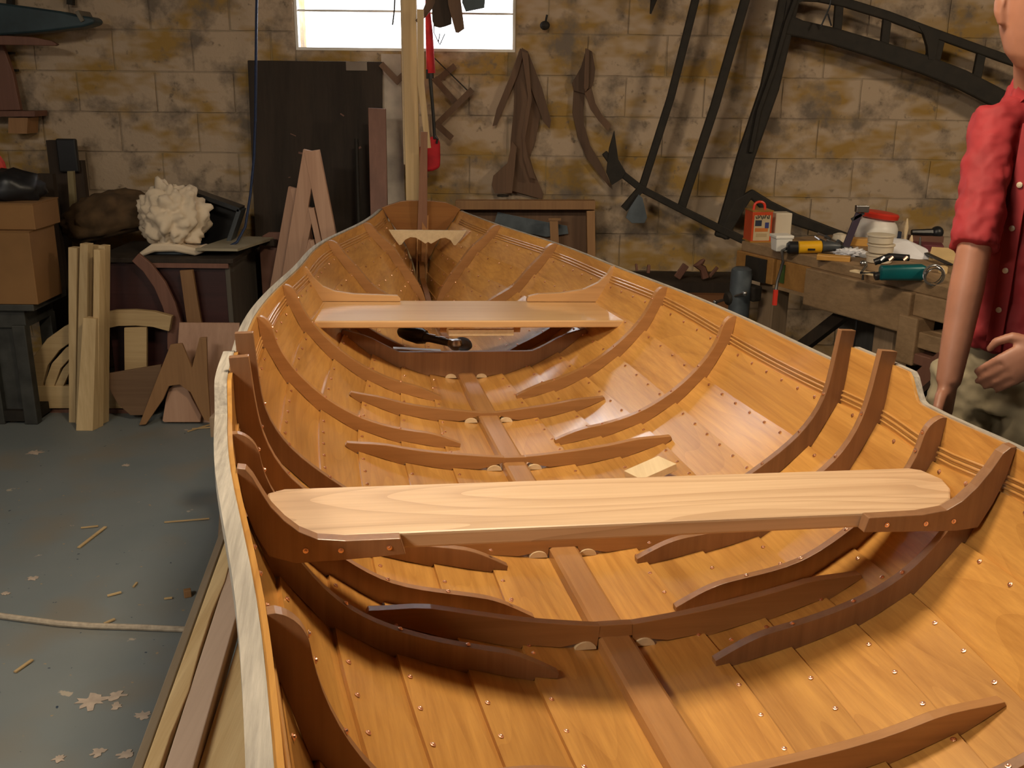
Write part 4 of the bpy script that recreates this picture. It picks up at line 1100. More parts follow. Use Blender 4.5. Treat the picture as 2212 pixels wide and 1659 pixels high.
# ------------------------------------------------------------------ platform of planks under the boat
def plank_along(pts, z, th, mat, label, bev=.002, name='platform_plank'):
    """pts: image points of the top outline, near to far"""
    t = [W(u, v, z=z) for u, v in pts]
    return piece(name, M().prism([p - Vector((0, 0, th)) for p in t], (0, 0, th)), mat, label, 'plank', 'planks of the platform under the boat', bevel=bev)
def ext(p0, p1, y):  # extend a plan line to a given y
    t = (y - p0.y) / (p1.y - p0.y); return p0 + (p1 - p0) * t
def run(px_near_l, px_far_l, px_near_r, px_far_r, z, th, mat, label, y0=.6, y1=4.1, bev=.002, jag=0, ya=None):
    l0, l1 = W(*px_near_l, z=z), W(*px_far_l, z=z); r0, r1 = W(*px_near_r, z=z), W(*px_far_r, z=z)
    n = 26; m = M(); A = []; rnd = random.Random(3)
    for i in range(n + 1):
        y = y0 + (y1 - y0) * i / n; p = ext(l0, l1, y); A.append(p + Vector((0, 0, 0)))
    Bq = []
    for i in range(n + 1):
        y = y0 + (y1 - y0) * i / n; p = ext(r0, r1, y); p.x += rnd.uniform(-jag, jag); Bq.append(p)
    rings = []
    for p, q in zip(A, Bq): rings.append([m.bm.verts.new(v) for v in (p, q, q - Vector((0, 0, th)), p - Vector((0, 0, th)))])
    m._skin(rings)
    return piece('platform_plank', m, mat, label, 'plank', 'planks of the platform under the boat', bevel=bev)
run((284, 1659), (487, 1115), (307, 1659), (492, 1140), .47, .06, wood('grey_brown_plank', (.20, .155, .105), (.30, .24, .17), 'Y', .8, .6), 'smooth grey-brown outermost plank of the platform')
run((309, 1659), (487, 1165), (350, 1659), (501, 1197), .50, .045, PINEY, 'rough waney-edged yellow plank of the platform', jag=.004)
run((355, 1659), (504, 1197), (417, 1659), (521, 1293), .497, .05, PINKY, 'smooth pinkish plank beside the rough yellow one', jag=0)
run((428, 1659), (533, 1325), (560, 1659), (640, 1250), .475, .05, PINEY, 'wide pale plank of the platform next to the black gap', jag=0)
run((560, 1659), (640, 1250), (760, 1659), (760, 1250), .465, .05, PINEY, 'wide plank under the shadow of the hull')
# trestles under the platform, chocks under the keel
for k, y in enumerate((1.2, 3.3)):
    e = empty('trestle', (-.25 - .12 * y, y, 0), ('near' if k == 0 else 'far') + ' wooden trestle carrying the platform under the boat', 'trestle')
    cx_ = -.2 - .12 * y
    M().box((cx_, y, .385), (.9, .09, .07)).done('beam', BENCHZ, e)
    for sx in (-.38, .38):
        for sy in (-.12, .12): M().bar((cx_ + sx, y, .36), (cx_ + sx * 1.05, y + sy, 0.0), .05, .05, (1, 0, 0)).done('leg', BENCHZ, e)
for s in (-1.6, -.3, 1.2, 2.6):
    p = Bp(0, s, sec(s)[0][1] - .055)
    piece('keel_chock', M().box((p.x, p.y, (p.z + .475) / 2 - .002), (.12, .08, max(.02, p.z - .475 + .0))), BENCHZ, {-1.6: 'wooden chock under the keel nearest the bow', -.3: 'wooden chock under the keel below the near thwart', 1.2: 'wooden chock under the keel before the far thwart', 2.6: 'wooden chock under the keel near the stern'}[s], 'chock', 'chocks under the keel')
M_ = M(); p = W(440, 1480, z=.4)
piece('platform_plank', M().box((-.62 + .33, 2.3, .44), (.35, 3.6, .03), Matrix.Rotation(math.radians(7.2), 3, 'Z')), BENCHZ, 'hidden wide plank under the keel of the boat', 'plank', 'planks of the platform under the boat')
# ------------------------------------------------------------------ workbench on the right
F0 = Vector((1.038, 4.523, 0)); BU = Vector((.44, -.898, 0)).normalized(); BW = Vector((.898, .44, 0)).normalized()
RB = Matrix((BU, BW, Vector((0, 0, 1)))).transposed()


def Q(u, w, z): return F0 + BU * u + BW * w + Vector((0, 0, z))


def bbox(m, u0, u1, w0, w1, z0, z1): return m.box(Q((u0 + u1) / 2, (w0 + w1) / 2, (z0 + z1) / 2), (abs(u1 - u0), abs(w1 - w0), z1 - z0), RB)


HB = .86
bn = empty('workbench', Q(.6, .35, 0), 'heavy worn wooden workbench on the right, covered with tools and tubs', 'workbench')
bbox(M(), .0, 1.22, .0, .30, .815, HB).done('top_board', BENCHW, bn, bevel=.004)
bbox(M(), .01, 1.22, .304, .72, .82, HB).done('top_board', BENCHW, bn, bevel=.004)
bbox(M(), -.015, .24, -.012, .06, .70, .815).done('vice_jaw_block', BENCHO, bn, bevel=.004)
bbox(M(), .06, .20, -.020, -.010, .70, .805).done('jaw_plate', IRON, bn, bevel=.002)
bbox(M(), .25, .46, -.004, .30, .70, .815).done('drawer', BENCHO, bn, bevel=.003)
bbox(M(), .245, .465, -.01, .01, .688, .702).done('drawer_rail', BENCHW, bn)
bbox(M(), .28, .31, -.008, -.003, .72, .80).done('green_label', plain('green_mark', (.05, .09, .02)), bn)
bbox(M(), .46, 1.02, -.03, .05, .66, .815).done('apron_beam', BENCHW, bn, bevel=.006)
bbox(M(), 1.02, 1.22, -.01, .05, .73, .815).done('apron_end', BENCHW, bn, bevel=.005)
bbox(M(), .98, 1.07, -.035, .06, .55, .73).done('corbel', BENCHW, bn, bevel=.006)
bbox(M(), 1.07, 1.25, -.02, .10, .62, .68).done('tail_vice_bar', BENCHW, bn, bevel=.004)
bbox(M(), 1.07, 1.25, -.03, .04, .56, .60).done('tail_vice_bar', REDW, bn, bevel=.004)
for u in (.10, .80):
    for w in (.04, .62): bbox(M(), u, u + .10, w, w + .09, 0, .70 if u < .5 else .66).done('leg', BENCHZ, bn, bevel=.004)
bbox(M(), .1, .9, .06, .12, .10, .18).done('stretcher', DARKW, bn)
bbox(M(), .1, .9, .64, .70, .10, .18).done('stretcher', DARKW, bn)
M().bar(Q(.20, .08, .30), Q(.62, .08, .66), .05, .04, BW).done('brace', DARKW, bn)
M().bar(Q(.9, .0, .28), Q(1.22, -.03, .62), .06, .05, BW).done('brace', REDW, bn)
bbox(M(), .35, .70, .30, .34, .15, .62).done('grey_panel', wood('grey_panel', (.07, .06, .055), (.12, .11, .10), 'Z', .8, .8), bn)
bbox(M(), .0, 1.2, .70, .72, .0, .80).done('back_panel', DARKW, bn)
# vice: screw, handle, body
vc = empty('bench_vice', Q(.1, -.06, .60), 'black iron bench vice at the far left end of the workbench', 'vice')
m = M(); m.tube([Q(.12, -.13, .63), Q(.12, .0, .63)], .018, 10); m.done('screw', IRON, vc, smooth=True)
m = M(); m.box(Q(.12, -.05, .655), (.16, .05, .07), RB); m.done('jaw', IRON, vc, bevel=.01)
m = M(); m.tube([Q(.02, -.14, .59), Q(.22, -.14, .67)], .007, 8); m.sphere(Q(.02, -.14, .59), .012, 8); m.sphere(Q(.22, -.14, .67), .012, 8); m.done('handle', STEEL, vc, smooth=True)
m = M(); m.lathe(Q(.12, -.16, .63), [(.02, 0), (.032, .01), (.032, .03), (.02, .04)], 12, BW); m.done('boss', IRON, vc, smooth=True)
m = M(); c = W(1594, 690, y=4.35); m.lathe((c.x, 4.35, .0), [(.045, 0), (.047, .02), (.047, .74), (.044, .76), (.03, .77)], 18)
piece('dark_canister', m, GREYM, 'tall dark blue-grey canister standing left of the workbench', 'canister', smooth=True)


def on_bench(u, v, z=HB): return W(u, v, z=z)


def ev(u, v, p): # point at the same depth (y) as p
    return W(u, v, y=p.y)
# tin with red rim and print
p = on_bench(1643, 528); tin = empty('paint_tin', p, 'red and gold rectangular tin with picture label and red handle on the workbench', 'tin')
s_ = .0021
Rt = Matrix.Rotation(.12, 3, 'Z')
TX, TY, TZ = Rt @ Vector((1, 0, 0)), Rt @ Vector((0, 1, 0)), Vector((0, 0, 1))
c0 = on_bench(1621, 524); w_, h_, d_ = .095, .138, .10
cc = c0 + TX * w_ / 2 + TY * d_ / 2 + TZ * (h_ / 2)
M().box(cc, (w_, d_, h_), Rt).done('can_body', plain('red_gold_tin', (.50, .06, .015), .35, 0, .1), tin, bevel=.003)
M().box(cc + TZ * (h_ / 2 + .002), (w_ + .004, d_ + .004, .005), Rt).done('rim', plain('gold', (.55, .30, .06), .3, .6), tin)
M().box(cc - TZ * (h_ / 2 - .003), (w_ + .004, d_ + .004, .006), Rt).done('rim', bpy.data.materials['gold'], tin)
fc = cc - TY * (d_ / 2 + .001)
M().box(fc - TZ * .004, (w_ * .80, .001, h_ * .82), Rt).done('label_print', plain('label_cream', (.46, .36, .22), .5), tin)
for dx, dz, ww, hh, mt in ((-.018, .018, .030, .026, NAVY), (.022, .008, .018, .026, plain('label_blue', (.03, .04, .16), .5)), (-.002, -.012, .060, .016, plain('label_orange', (.45, .14, .03), .5)), (.0, -.036, .05, .016, plain('label_tan', (.36, .27, .15), .5))):
    M().box(fc + TX * dx + TZ * dz - TY * .001, (ww, .001, hh), Rt).done('label_print', mt, tin)
mk = M()
for i, x in enumerate((-.030, -.022, -.014, -.004, .004, .012, .022, .029)):
    mk.box(fc + TX * x + TZ * (.043 + (i % 3) * .002) - TY * .0015, (.0035, .001, .013 + .004 * (i % 2)), Rt @ Matrix.Rotation(.35 * ((i % 3) - 1), 3, 'Y'))
mk.done('lettering', BLACK, tin)
hh = [cc + TX * (.026 * math.cos(a)) + TZ * (h_ / 2 + .004 + .034 * math.sin(a) ** .6 if 0 < a < PI else h_ / 2 + .004) for a in [PI * k / 10 for k in range(11)]]
m = M(); m.tube(hh, .006, 8); m.done('handle', REDP, tin, smooth=True)
p = on_bench(1688, 520); m = M(); m.box(p + Vector((.0, .04, .062)), (.078, .07, .124), Rt)
piece('cream_box', m, CREAM, 'tall cream carton standing right of the red tin', 'box', bevel=.004)
p = on_bench(1686, 541); tb = empty('white_tub', p, 'small square white plastic tub with a lid in front of the cream carton', 'tub')
M().box(p + Vector((0, 0, .028)), (.062, .062, .056), Rt, taper=1.18).done('tub_body', WHITEP, tb, bevel=.004)
M().box(p + Vector((0, 0, .062)), (.080, .080, .014), Rt).done('lid', WHITEP, tb, bevel=.003)
# yellow drill lying
p = on_bench(1748, 548) + Vector((0, 0, .028)); dr = empty('yellow_power_tool', p, 'yellow and black power tool lying on the far part of the workbench', 'power tool')
D1 = Vector((1, -.1, .06)).normalized()
m = M(); m.tube([p - D1 * .05, p - D1 * .045, p + D1 * .045, p + D1 * .05], [.022, .027, .026, .02], 12); m.done('body', YELLOW, dr, smooth=True)
m = M(); m.tube([p - D1 * .095, p - D1 * .085, p - D1 * .05], [.02, .028, .026], 12); m.done('end_cap', BLACK, dr, smooth=True)
m = M(); m.tube([p + D1 * .05, p + D1 * .085, p + D1 * .11, p + D1 * .125], [.024, .022, .014, .008], 12); m.done('chuck', DGREY, dr, smooth=True)
m = M(); m.box(p - D1 * .0 + Vector((0, -.026, -.006)), (.03, .004, .008)); m.done('trigger', BLACK, dr)
m = M(); q0 = p - D1 * .09; m.tube([q0, q0 + Vector((-.03, -.02, -.01)), on_bench(1694, 566) + Vector((-.01, -.02, .004)), on_bench(1686, 570) + Vector((-.015, -.03, -.07)), on_bench(1684, 572) + Vector((-.015, -.03, -.12))], .006, 6); m.done('power_cord', BLACK, dr, smooth=True)
m = M(); q1 = on_bench(1684, 572) + Vector((-.015, -.034, -.095)); m.tube([q1, q1 - Vector((0, 0, .06))], .010, 8); m.done('red_plug', REDP, dr)
# heap of small clamps and tools
rnd = random.Random(5)
for i, (u, v, lab) in enumerate(((1790, 540, 'small steel clamp in the heap behind the yellow power tool, left one'), (1800, 530, 'small steel clamp in the heap, rear one'), (1822, 545, 'dark clamp in the heap nearest the white rag'))):
    p = on_bench(u, v) + Vector((0, 0, .02)); e = empty('small_clamp', p, lab, 'clamp', 'small clamps heaped on the workbench')
    a = rnd.uniform(0, 3); d = Vector((math.cos(a), math.sin(a), .2)).normalized(); n = Vector((-d.y, d.x, .5)).normalized()
    M().bar(p - d * .05, p + d * .05, .012, .012).done('bar', DGREY if i != 1 else STEEL, e)
    M().bar(p - d * .045, p - d * .045 + n * .04, .010, .012).done('jaw', DGREY, e)
    M().bar(p + d * .02, p + d * .02 + n * .04, .010, .012).done('jaw', DGREY, e)
    m = M(); m.tube([p + d * .02 + n * .03, p + d * .07 + n * .03], .005, 6); m.done('screw', STEEL, e)
p = on_bench(1812, 528) + Vector((0, .0, .0)); m = M(); m.lathe(p, [(.030, 0), (.032, .03), (.028, .045), (.010, .052)], 14)
piece('cream_cup', m, CREAM, 'small rounded cream cup beside the clamp heap', 'cup', smooth=True)
# rag
p = on_bench(1835, 552); rg = blob('white_rag', p, (.055, .035, .016), PAPER, 'crumpled white rag lying between the clamps and the tubs', 'rag', .8, 9, 4, 2)
# G clamp
p = on_bench(1826, 535); gc = empty('bar_clamp', p, 'dark bar clamp standing upright with steel head left of the big jar', 'clamp')
t_ = ev(1856, 460, p)
M().bar(p, t_, .030, .012, (0, 1, 0)).done('bar', plain('purple_grey', (.05, .035, .06), .5), gc, bevel=.002)
M().box(t_ + Vector((.01, 0, .018)), (.055, .03, .03)).done('head', STEEL, gc, bevel=.003)
M().bar(t_ + Vector((-.03, 0, -.03)), t_ + Vector((.02, 0, .0)), .012, .012, (0, 1, 0)).done('jaw', DGREY, gc)
# big jar
p = on_bench(1890, 540) + Vector((.0, .25, 0)); jr = empty('large_white_jar', p, 'large round white jar with a wide red lid on the workbench', 'jar')
jp = ev(1890, 522, p); rr = .0021 * 44 * (p.y / 4.5)
jz = HB; topz = ev(1890, 470, p).z
m = M(); H_ = topz - jz
m.lathe((jp.x, p.y, jz), [(rr * .8, 0), (rr * .95, .01), (rr, .03), (rr * 1.0, H_ * .55), (rr * .92, H_ * .72), (rr * .74, H_ * .92), (rr * .72, H_)], 26); m.done('jar_body', WHITEP, jr, smooth=True)
m = M(); m.lathe((jp.x + .002, p.y, topz - .004), [(rr * .78, 0), (rr * .93, .006), (rr * .95, .022), (rr * .88, .03), (rr * .6, .034), (rr * .2, .036)], 26, (.12, 0, 1)); m.done('lid', REDP, jr, smooth=True)
m = M(); m.box((jp.x + rr * .93, p.y - rr * .32, jz + .035), (.03, .02, .03)); m.done('side_label', NAVY, jr)
# stacked tubs
tz = [0, .040, .078]
p = on_bench(1905, 570)
for i, (u, lab) in enumerate(((1905, 'bottom cream tub of the small stack before the big jar'), (1906, 'middle cream tub of the small stack before the big jar'), (1903, 'top cream tub of the small stack before the big jar'))):
    q = ev(u, 560, p); m = M(); m.lathe((q.x, p.y + .03, HB + tz[i]), [(.042, 0), (.048, .004), (.050, .028), (.054, .03), (.054, .036), (.046, .037)], 20)
    piece('cream_tub', m, CREAM, lab, 'tub', 'cream tubs stacked on the workbench', smooth=True)
p = on_bench(1868, 556); piece('grey_card', M().box(p + Vector((0, .02, .006)), (.055, .07, .01), Matrix.Rotation(.4, 3, 'Z')), plain('grey_card', (.32, .32, .33), .7), 'small grey block between rag and cream tubs', 'block', bevel=.002)
# folded paper (tent shaped)
pts = [(1922, 556), (1925, 533), (1938, 522), (1975, 526), (2017, 545), (2008, 562), (1990, 561), (1950, 557)]
p = on_bench(1960, 560); m = M(); pp = [ev(u, v, p) for u, v in pts]
for i, q in enumerate(pp): q.y += .06 if 1 <= i <= 4 else 0
m.prism(pp, (.01, .05, .0)); piece('white_paper', m, PAPER, 'bright white folded sheet of paper on the middle of the workbench', 'paper')
p = on_bench(2045, 565); Rr = Matrix.Rotation(-.45, 3, 'Z')
piece('tan_card', M().box(p + Vector((.02, .05, .02)), (.13, .12, .004), Rr @ Matrix.Rotation(.3, 3, 'X')), TAN, 'tan cardboard sheet lying right of the white paper', 'card')
p = on_bench(2080, 575); piece('tan_card', M().box(p + Vector((.02, .03, .004)), (.14, .10, .004), Rr), TAN, 'second tan sheet partly behind the sleeve of the red shirt', 'card')
a, b_ = on_bench(1996, 556) + Vector((0, 0, .02)), on_bench(2052, 578) + Vector((0, 0, .012)); piece('black_file', M().bar(a, b_, .022, .006), BLACK, 'flat black strip leaning on the right end of the white paper', 'file', bevel=.001)
# brushes
for (u0, v0, u1, v1, lab) in ((1952, 530, 1960, 472, 'tall pale brush handle standing behind the white paper'), (1962, 538, 1970, 508, 'short pale stick standing before the white paper')):
    p = on_bench(u0, v0 + 10); e = empty('brush', p, lab, 'brush', 'brushes standing on the workbench')
    t_ = ev(u1, v1, p); m = M(); m.tube([p, p + (t_ - p) * .45, p + (t_ - p) * .7, t_], [.006, .006, .010, .003], 8); m.done('brush_handle', PALE, e, smooth=True)
    m = M(); m.tube([p, p + (t_ - p) * .2], .011, 8); m.done('ferrule', STEEL, e)
p = on_bench(1986, 545); t_ = ev(1988, 512, p); m = M(); m.tube([p, t_], [.008, .004], 8); piece('steel_punch', m, STEEL, 'short shiny steel punch standing behind the white paper', 'punch', smooth=True)
p = on_bench(2015, 520) + Vector((0, .1, 0)); bt = empty('black_bottle', p, 'small black tool lying at the back of the workbench near the red shirt', 'tool')
m = M(); q = ev(2015, 502, p); m.sphere(q + Vector((.02, 0, 0)), .03, 12); m.done('knob', BLACK, bt, smooth=True)
m = M(); m.tube([q, q + Vector((-.10, .0, -.0))], [.018, .012], 8); m.done('shank', BLACK, bt, smooth=True)
m = M(); m.box((q + Vector((-.03, 0, -.03))), (.15, .05, .03)); m.done('stand', REDW, bt)
p = on_bench(1990, 548) + Vector((0, .06, 0)); piece('maroon_book', M().box(p + Vector((.03, .06, .014)), (.20, .10, .028), Matrix.Rotation(-.3, 3, 'Z')), plain('maroon', (.12, .02, .03), .6), 'flat maroon box lying behind the white paper', 'box', bevel=.003)
p = on_bench(1800, 562); piece('yellow_wood_block', M().box(p + Vector((.0, .0, .010)), (.13, .05, .02), Matrix.Rotation(-.35, 3, 'Z')), wood('yellow_wood', (.40, .19, .03), (.6, .32, .08), 'X', .8, .4), 'flat yellow-brown wooden block near the front edge of the workbench', 'block', bevel=.002)
p = on_bench(1862, 530); piece('yellow_wood_block', M().box(p + Vector((.0, .0, .016)), (.13, .06, .032), Matrix.Rotation(-.25, 3, 'Z')), bpy.data.materials['yellow_wood'], 'orange-brown wooden block under the bar clamp', 'block', bevel=.002)
p = on_bench(1870, 575); piece('glass_bead', M().sphere(p + Vector((-.01, 0, .012)), .013, 10, (1.2, 1, .9)), STEEL, 'small round metal knob near the front edge of the workbench', 'knob', smooth=True)
p = on_bench(1888, 592); piece('pale_slip', M().box(p + Vector((-.03, .0, .004)), (.12, .035, .006), Matrix.Rotation(-.9, 3, 'Z')), PALE, 'pale slip of wood on the front edge of the workbench', 'slip')
# teal planer with chrome
p = on_bench(1950, 606) + Vector((0, 0, .03)); tl = empty('teal_power_plane', p, 'dark teal power plane lying near the front right of the workbench', 'power tool')
D2 = Vector((1, -.15, .05)).normalized(); N2 = D2.cross(Vector((0, 0, 1)))
m = M(); m.loft([(p - D2 * .085, N2 * .022, Vector((0, 0, .022)), .7), (p - D2 * .08, N2 * .03, Vector((0, 0, .027)), .6), (p + D2 * .06, N2 * .03, Vector((0, 0, .03)), .6), (p + D2 * .075, N2 * .022, Vector((0, 0, .022)), .7)], 18); m.done('body', TEAL, tl, smooth=True)
m = M(); m.tube([p - D2 * .10 + Vector((0, .02, .035)), p - D2 * .05 + Vector((0, .02, .055)), p + D2 * .02 + Vector((0, .02, .05))], [.012, .014, .012], 10); m.done('handle', BLACK, tl, smooth=True)
for k in (-.085, -.055, -.005): m = M(); m.tube([p + D2 * k + Vector((0, -.0, .045)), p + D2 * (k + .012) + Vector((0, -.0, .058))], .007, 8); m.done('bolt', COPPER if k > -.06 else STEEL, tl, smooth=True)
m = M(); m.lathe(p - D2 * .10 - Vector((0, 0, .015)), [(.014, 0), (.016, .01), (.012, .03)], 12, (1, 0, .3)); m.done('knob', BLACK, tl, smooth=True)
m = M(); q0 = p - D2 * .1; c1 = on_bench(1868, 575); m.tube([q0, q0 - D2 * .05, c1 + Vector((.0, -.02, .01)), c1 + Vector((-.02, -.05, -.03)), ev(1850, 620, c1) + Vector((0, -.06, 0)), ev(1842, 665, c1) + Vector((0, -.06, 0)), ev(1836, 720, c1) + Vector((0, -.06, 0)), Vector((ev(1834, 720, c1).x, c1.y - .06, .02))], .0045, 6); m.done('power_cord', BLACK, tl, smooth=True)
# coil of wire / wire wheel
p = on_bench(2013, 612) + Vector((0, -.0, .03)); wc = empty('wire_coil', p, 'coil of thin steel wire at the right end of the workbench', 'coil')
for k in range(7):
    m = M(); r_ = .034 + .004 * math.sin(k * 2.1); ax = Vector((.2 * math.sin(k), -1, .3 * math.cos(k * 1.7))).normalized(); a = ax.cross(Vector((0, 0, 1))).normalized(); b_ = ax.cross(a)
    pts = [p + r_ * (math.cos(q) * a + math.sin(q) * b_) + ax * (.003 * k) for q in [2 * PI * i / 24 for i in range(24)]] + [p + r_ * a + ax * .003 * k]
    m.tube(pts, .0018, 5); m.done('loop', STEEL, wc, smooth=True)
# dark cloth bag hanging over the right end
c = on_bench(2066, 585); nb = blob('navy_cloth_bag', Vector((c.x + .02, c.y - .10, HB - .13)), (.075, .07, .085), NAVY, 'dark navy cloth bag hanging on the right end of the workbench', 'bag', .35, 5, 4, 9)
q = W(2057, 645, y=c.y - .18); m = M(); m.sphere(q, .022, 10, (.8, .6, 1.3)); piece('blue_bottle', m, plain('blue_plastic', (.03, .10, .22), .3), 'small blue glinting bottle below the navy bag', 'bottle', smooth=True)
p = on_bench(2036, 590); piece('small_tan_block', M().box(p + Vector((0, 0, .012)), (.022, .03, .03)), TAN, 'tiny tan block between wire coil and navy bag', 'block')
# low tool rack and orange timber behind the boat, left of the bench
rk = empty('tool_trough', W(1470, 620, y=4.7), 'low dark wooden trough of tools against the wall between boat and workbench', 'tool trough')
a, b_ = W(1340, 580, y=4.9), W(1600, 600, y=4.9)
M().box(((a.x + b_.x) / 2, 4.9, a.z / 2 - .02), (b_.x - a.x, .3, a.z - .04)).done('trough_box', DARKW, rk)
a, b_ = W(1420, 632, y=4.7), W(1580, 700, y=4.7)
M().box(((a.x + b_.x) / 2, 4.68, a.z / 2), (b_.x - a.x, .05, a.z)).done('front_board', wood('orange_board', (.16, .06, .02), (.26, .11, .035), 'X', .8, .6), rk)
th = empty('hand_tools', W(1500, 575, y=4.8), 'dark carved handle of a tool sticking out of the trough', 'tool')
m = M(); m.tube([W(1524, 600, y=4.8), W(1518, 580, y=4.8), W(1506, 572, y=4.8), W(1516, 566, y=4.8), W(1522, 560, y=4.8)], [.02, .018, .022, .014, .006], 8); m.done('handle', REDW, th, smooth=True)
for (u0, v0, u1, v1, w, lab) in ((1462, 600, 1482, 572, .035, 'dark broad chisel handle leaning in the trough'), (1532, 598, 1550, 577, .016, 'thin dark rod leaning in the trough'), (1400, 590, 1402, 572, .016, 'short dark peg near the transom end of the trough'), (1376, 585, 1374, 570, .012, 'small dark peg beside the boat edge, left of the trough')):
    piece('wood_chisel', M().bar(W(u0, v0, y=4.82), W(u1, v1, y=4.82), w, .014, (0, 1, 0)), REDW, lab, 'chisel', 'tools standing in the trough', bevel=.003)
# ------------------------------------------------------------------ person in the red shirt
PC = Vector((1.215, 2.33, 0)); PF = Vector((-.70, -.714, 0)).normalized(); PR = Vector((PF.y, -PF.x, 0)).normalized()  # PR: his own right (image left)
if PR.x > 0: PR = -PR


def PP(r, f, z): return PC + PR * r + PF * f + Vector((0, 0, z))


def person_mesh(m, name, mat, parent, voxel, smooth_it=6, fold=None):
    o = m.done(name, mat, parent, smooth=True, angle=0)
    r = o.modifiers.new('remesh', 'REMESH'); r.mode = 'VOXEL'; r.voxel_size = voxel; r.use_smooth_shade = True
    s = o.modifiers.new('smooth', 'SMOOTH'); s.factor = .5; s.iterations = smooth_it
    if fold:
        t = bpy.data.textures.new(name + '_fold', 'CLOUDS'); t.noise_scale = fold[1]
        d = o.modifiers.new('fold', 'DISPLACE'); d.texture = t; d.strength = fold[0]; d.mid_level = .5; d.texture_coords = 'LOCAL'
    return o


pr = empty('person', PC.copy(), 'person in a red button shirt and khaki trousers at the right edge, beside the boat', 'person')
HC = Vector((1.115, 2.27, 1.705)); HF = Vector((.12, -.99, 0)).normalized(); HR = Vector((HF.y, -HF.x, 0))
sh_r, el_r, wr_r = W(2150, 262, y=2.32), W(2103, 545, y=2.18), W(2048, 828, y=2.12)
sh_l, el_l, wr_l = PP(-.19, .0, 1.475), PP(-.26, .02, 1.17), W(2262, 752, y=2.08)
m = M()
# torso, neck, head
m.loft([(PP(0, 0, .86), PR * .14, PF * .10), (PP(0, 0, .95), PR * .13, PF * .095), (PP(0, 0, 1.08), PR * .12, PF * .09), (PP(0, 0, 1.25), PR * .13, PF * .10), (PP(0, 0, 1.40), PR * .13, PF * .095), (PP(0, 0, 1.49), PR * .10, PF * .07), (PP(.02, .02, 1.53), PR * .062, PF * .06), (PP(.03, .04, 1.59), PR * .055, PF * .058), (HC + Vector((0, .01, -.06)), HR * .055, HF * .06)], 22)
hu = Vector((0, 0, 1)) + HF * .12; hu.normalize(); hf = (HF - hu * HF.dot(hu)).normalized()
def H(r, f, u): return HC + HR * r + hf * f + hu * u
m.loft([(H(0, .045, -.125), HR * .018, hf * .016), (H(0, .035, -.118), HR * .036, hf * .04), (H(0, .022, -.09), HR * .056, hf * .068), (H(0, .010, -.05), HR * .066, hf * .085), (H(0, 0, 0), HR * .073, hf * .095), (H(0, -.004, .05), HR * .075, hf * .097), (H(0, -.008, .09), HR * .064, hf * .082), (H(0, -.01, .115), HR * .035, hf * .05), (H(0, -.01, .124), HR * .008, hf * .01)], 24)
m.loft([(H(0, .092, .022), HR * .008, hf * .008), (H(0, .100, .0), HR * .010, hf * .012), (H(0, .106, -.028), HR * .017, hf * .016), (H(0, .098, -.036), HR * .012, hf * .008)], 10)   # nose
m.sphere(H(0, .085, -.066), .014, 10, (1.5, .8, .5)); m.sphere(H(0, .083, -.076), .013, 10, (1.4, .8, .5))   # lips
for s_ in (-1, 1):
    m.loft([(H(s_ * .078, -.01, .03), HR * .006, hf * .012), (H(s_ * .084, -.012, .018), HR * .008, hf * .020), (H(s_ * .083, -.008, -.01), HR * .008, hf * .017), (H(s_ * .076, 0, -.034), HR * .006, hf * .010)], 10)
    m.sphere(H(s_ * .033, .086, .022), .015, 10, (1.5, .5, .5))   # brow
# arms
def limb(pts, rad, seg=14): m.tube(pts, rad, seg)
limb([sh_r, sh_r.lerp(el_r, .5), el_r, el_r.lerp(wr_r, .3), el_r.lerp(wr_r, .75), wr_r], [.046, .042, .036, .037, .031, .027])
limb([sh_l, sh_l.lerp(el_l, .5), el_l, el_l.lerp(wr_l, .3), el_l.lerp(wr_l, .75), wr_l], [.052, .047, .042, .043, .032, .028])


def hand(wr, d, n, t, curl, side=1):
    """d: along the palm, n: back of hand, t: towards the thumb side"""
    d, n, t = d.normalized(), n.normalized(), t.normalized()
    m.loft([(wr - d * .01, t * .026, n * .020), (wr + d * .03, t * .034, n * .019), (wr + d * .065, t * .041, n * .017), (wr + d * .092, t * .040, n * .013)], 14)
    for i, (off, L, r) in enumerate(((.030, .072, .0092), (.010, .080, .0095), (-.010, .074, .009), (-.029, .058, .0082))):
        p = wr + d * .075 + t * off; dd = d.copy(); pts = [p]
        for k, (fr, cu) in enumerate(((.28, .25), (.42, 1), (.32, 1.0), (.22, .8))):
            a = curl * cu; dd = (dd * math.cos(a) - n * math.sin(a)).normalized(); p = p + dd * L * fr; pts.append(p)
            n_ = n
        m.tube(pts, [r * 1.1, r * 1.1, r, r * .9, r * .7], 8)
    p = wr + d * .02 + t * .026; q = p + (d * .6 + t * .75 - n * .2).normalized() * .04
    m.tube([p, q, q + (d * .9 + t * .25 - n * .3).normalized() * .034, q + (d * .9 - n * .4).normalized() * .058], [.015, .0125, .0105, .008], 8)


d_r = (wr_r - el_r).normalized()
hand(wr_r, (d_r + Vector((0, 0, -.4))), PR, PF, .35)
hand(wr_l, Vector((-.80, .05, -.55)), Vector((-.25, -.9, .35)), Vector((-.5, .25, .75)), .5)
# legs and feet
for s_ in (-1, 1):
    m.loft([(PP(s_ * .085, 0, .92), PR * .08, PF * .09), (PP(s_ * .09, .01, .75), PR * .078, PF * .085), (PP(s_ * .095, .015, .50), PR * .055, PF * .06), (PP(s_ * .10, 0, .30), PR * .048, PF * .055), (PP(s_ * .10, -.01, .10), PR * .034, PF * .04), (PP(s_ * .10, 0, .04), PR * .036, PF * .06)], 16)
body = person_mesh(m, 'body', SKIN, pr, .0052, 4)
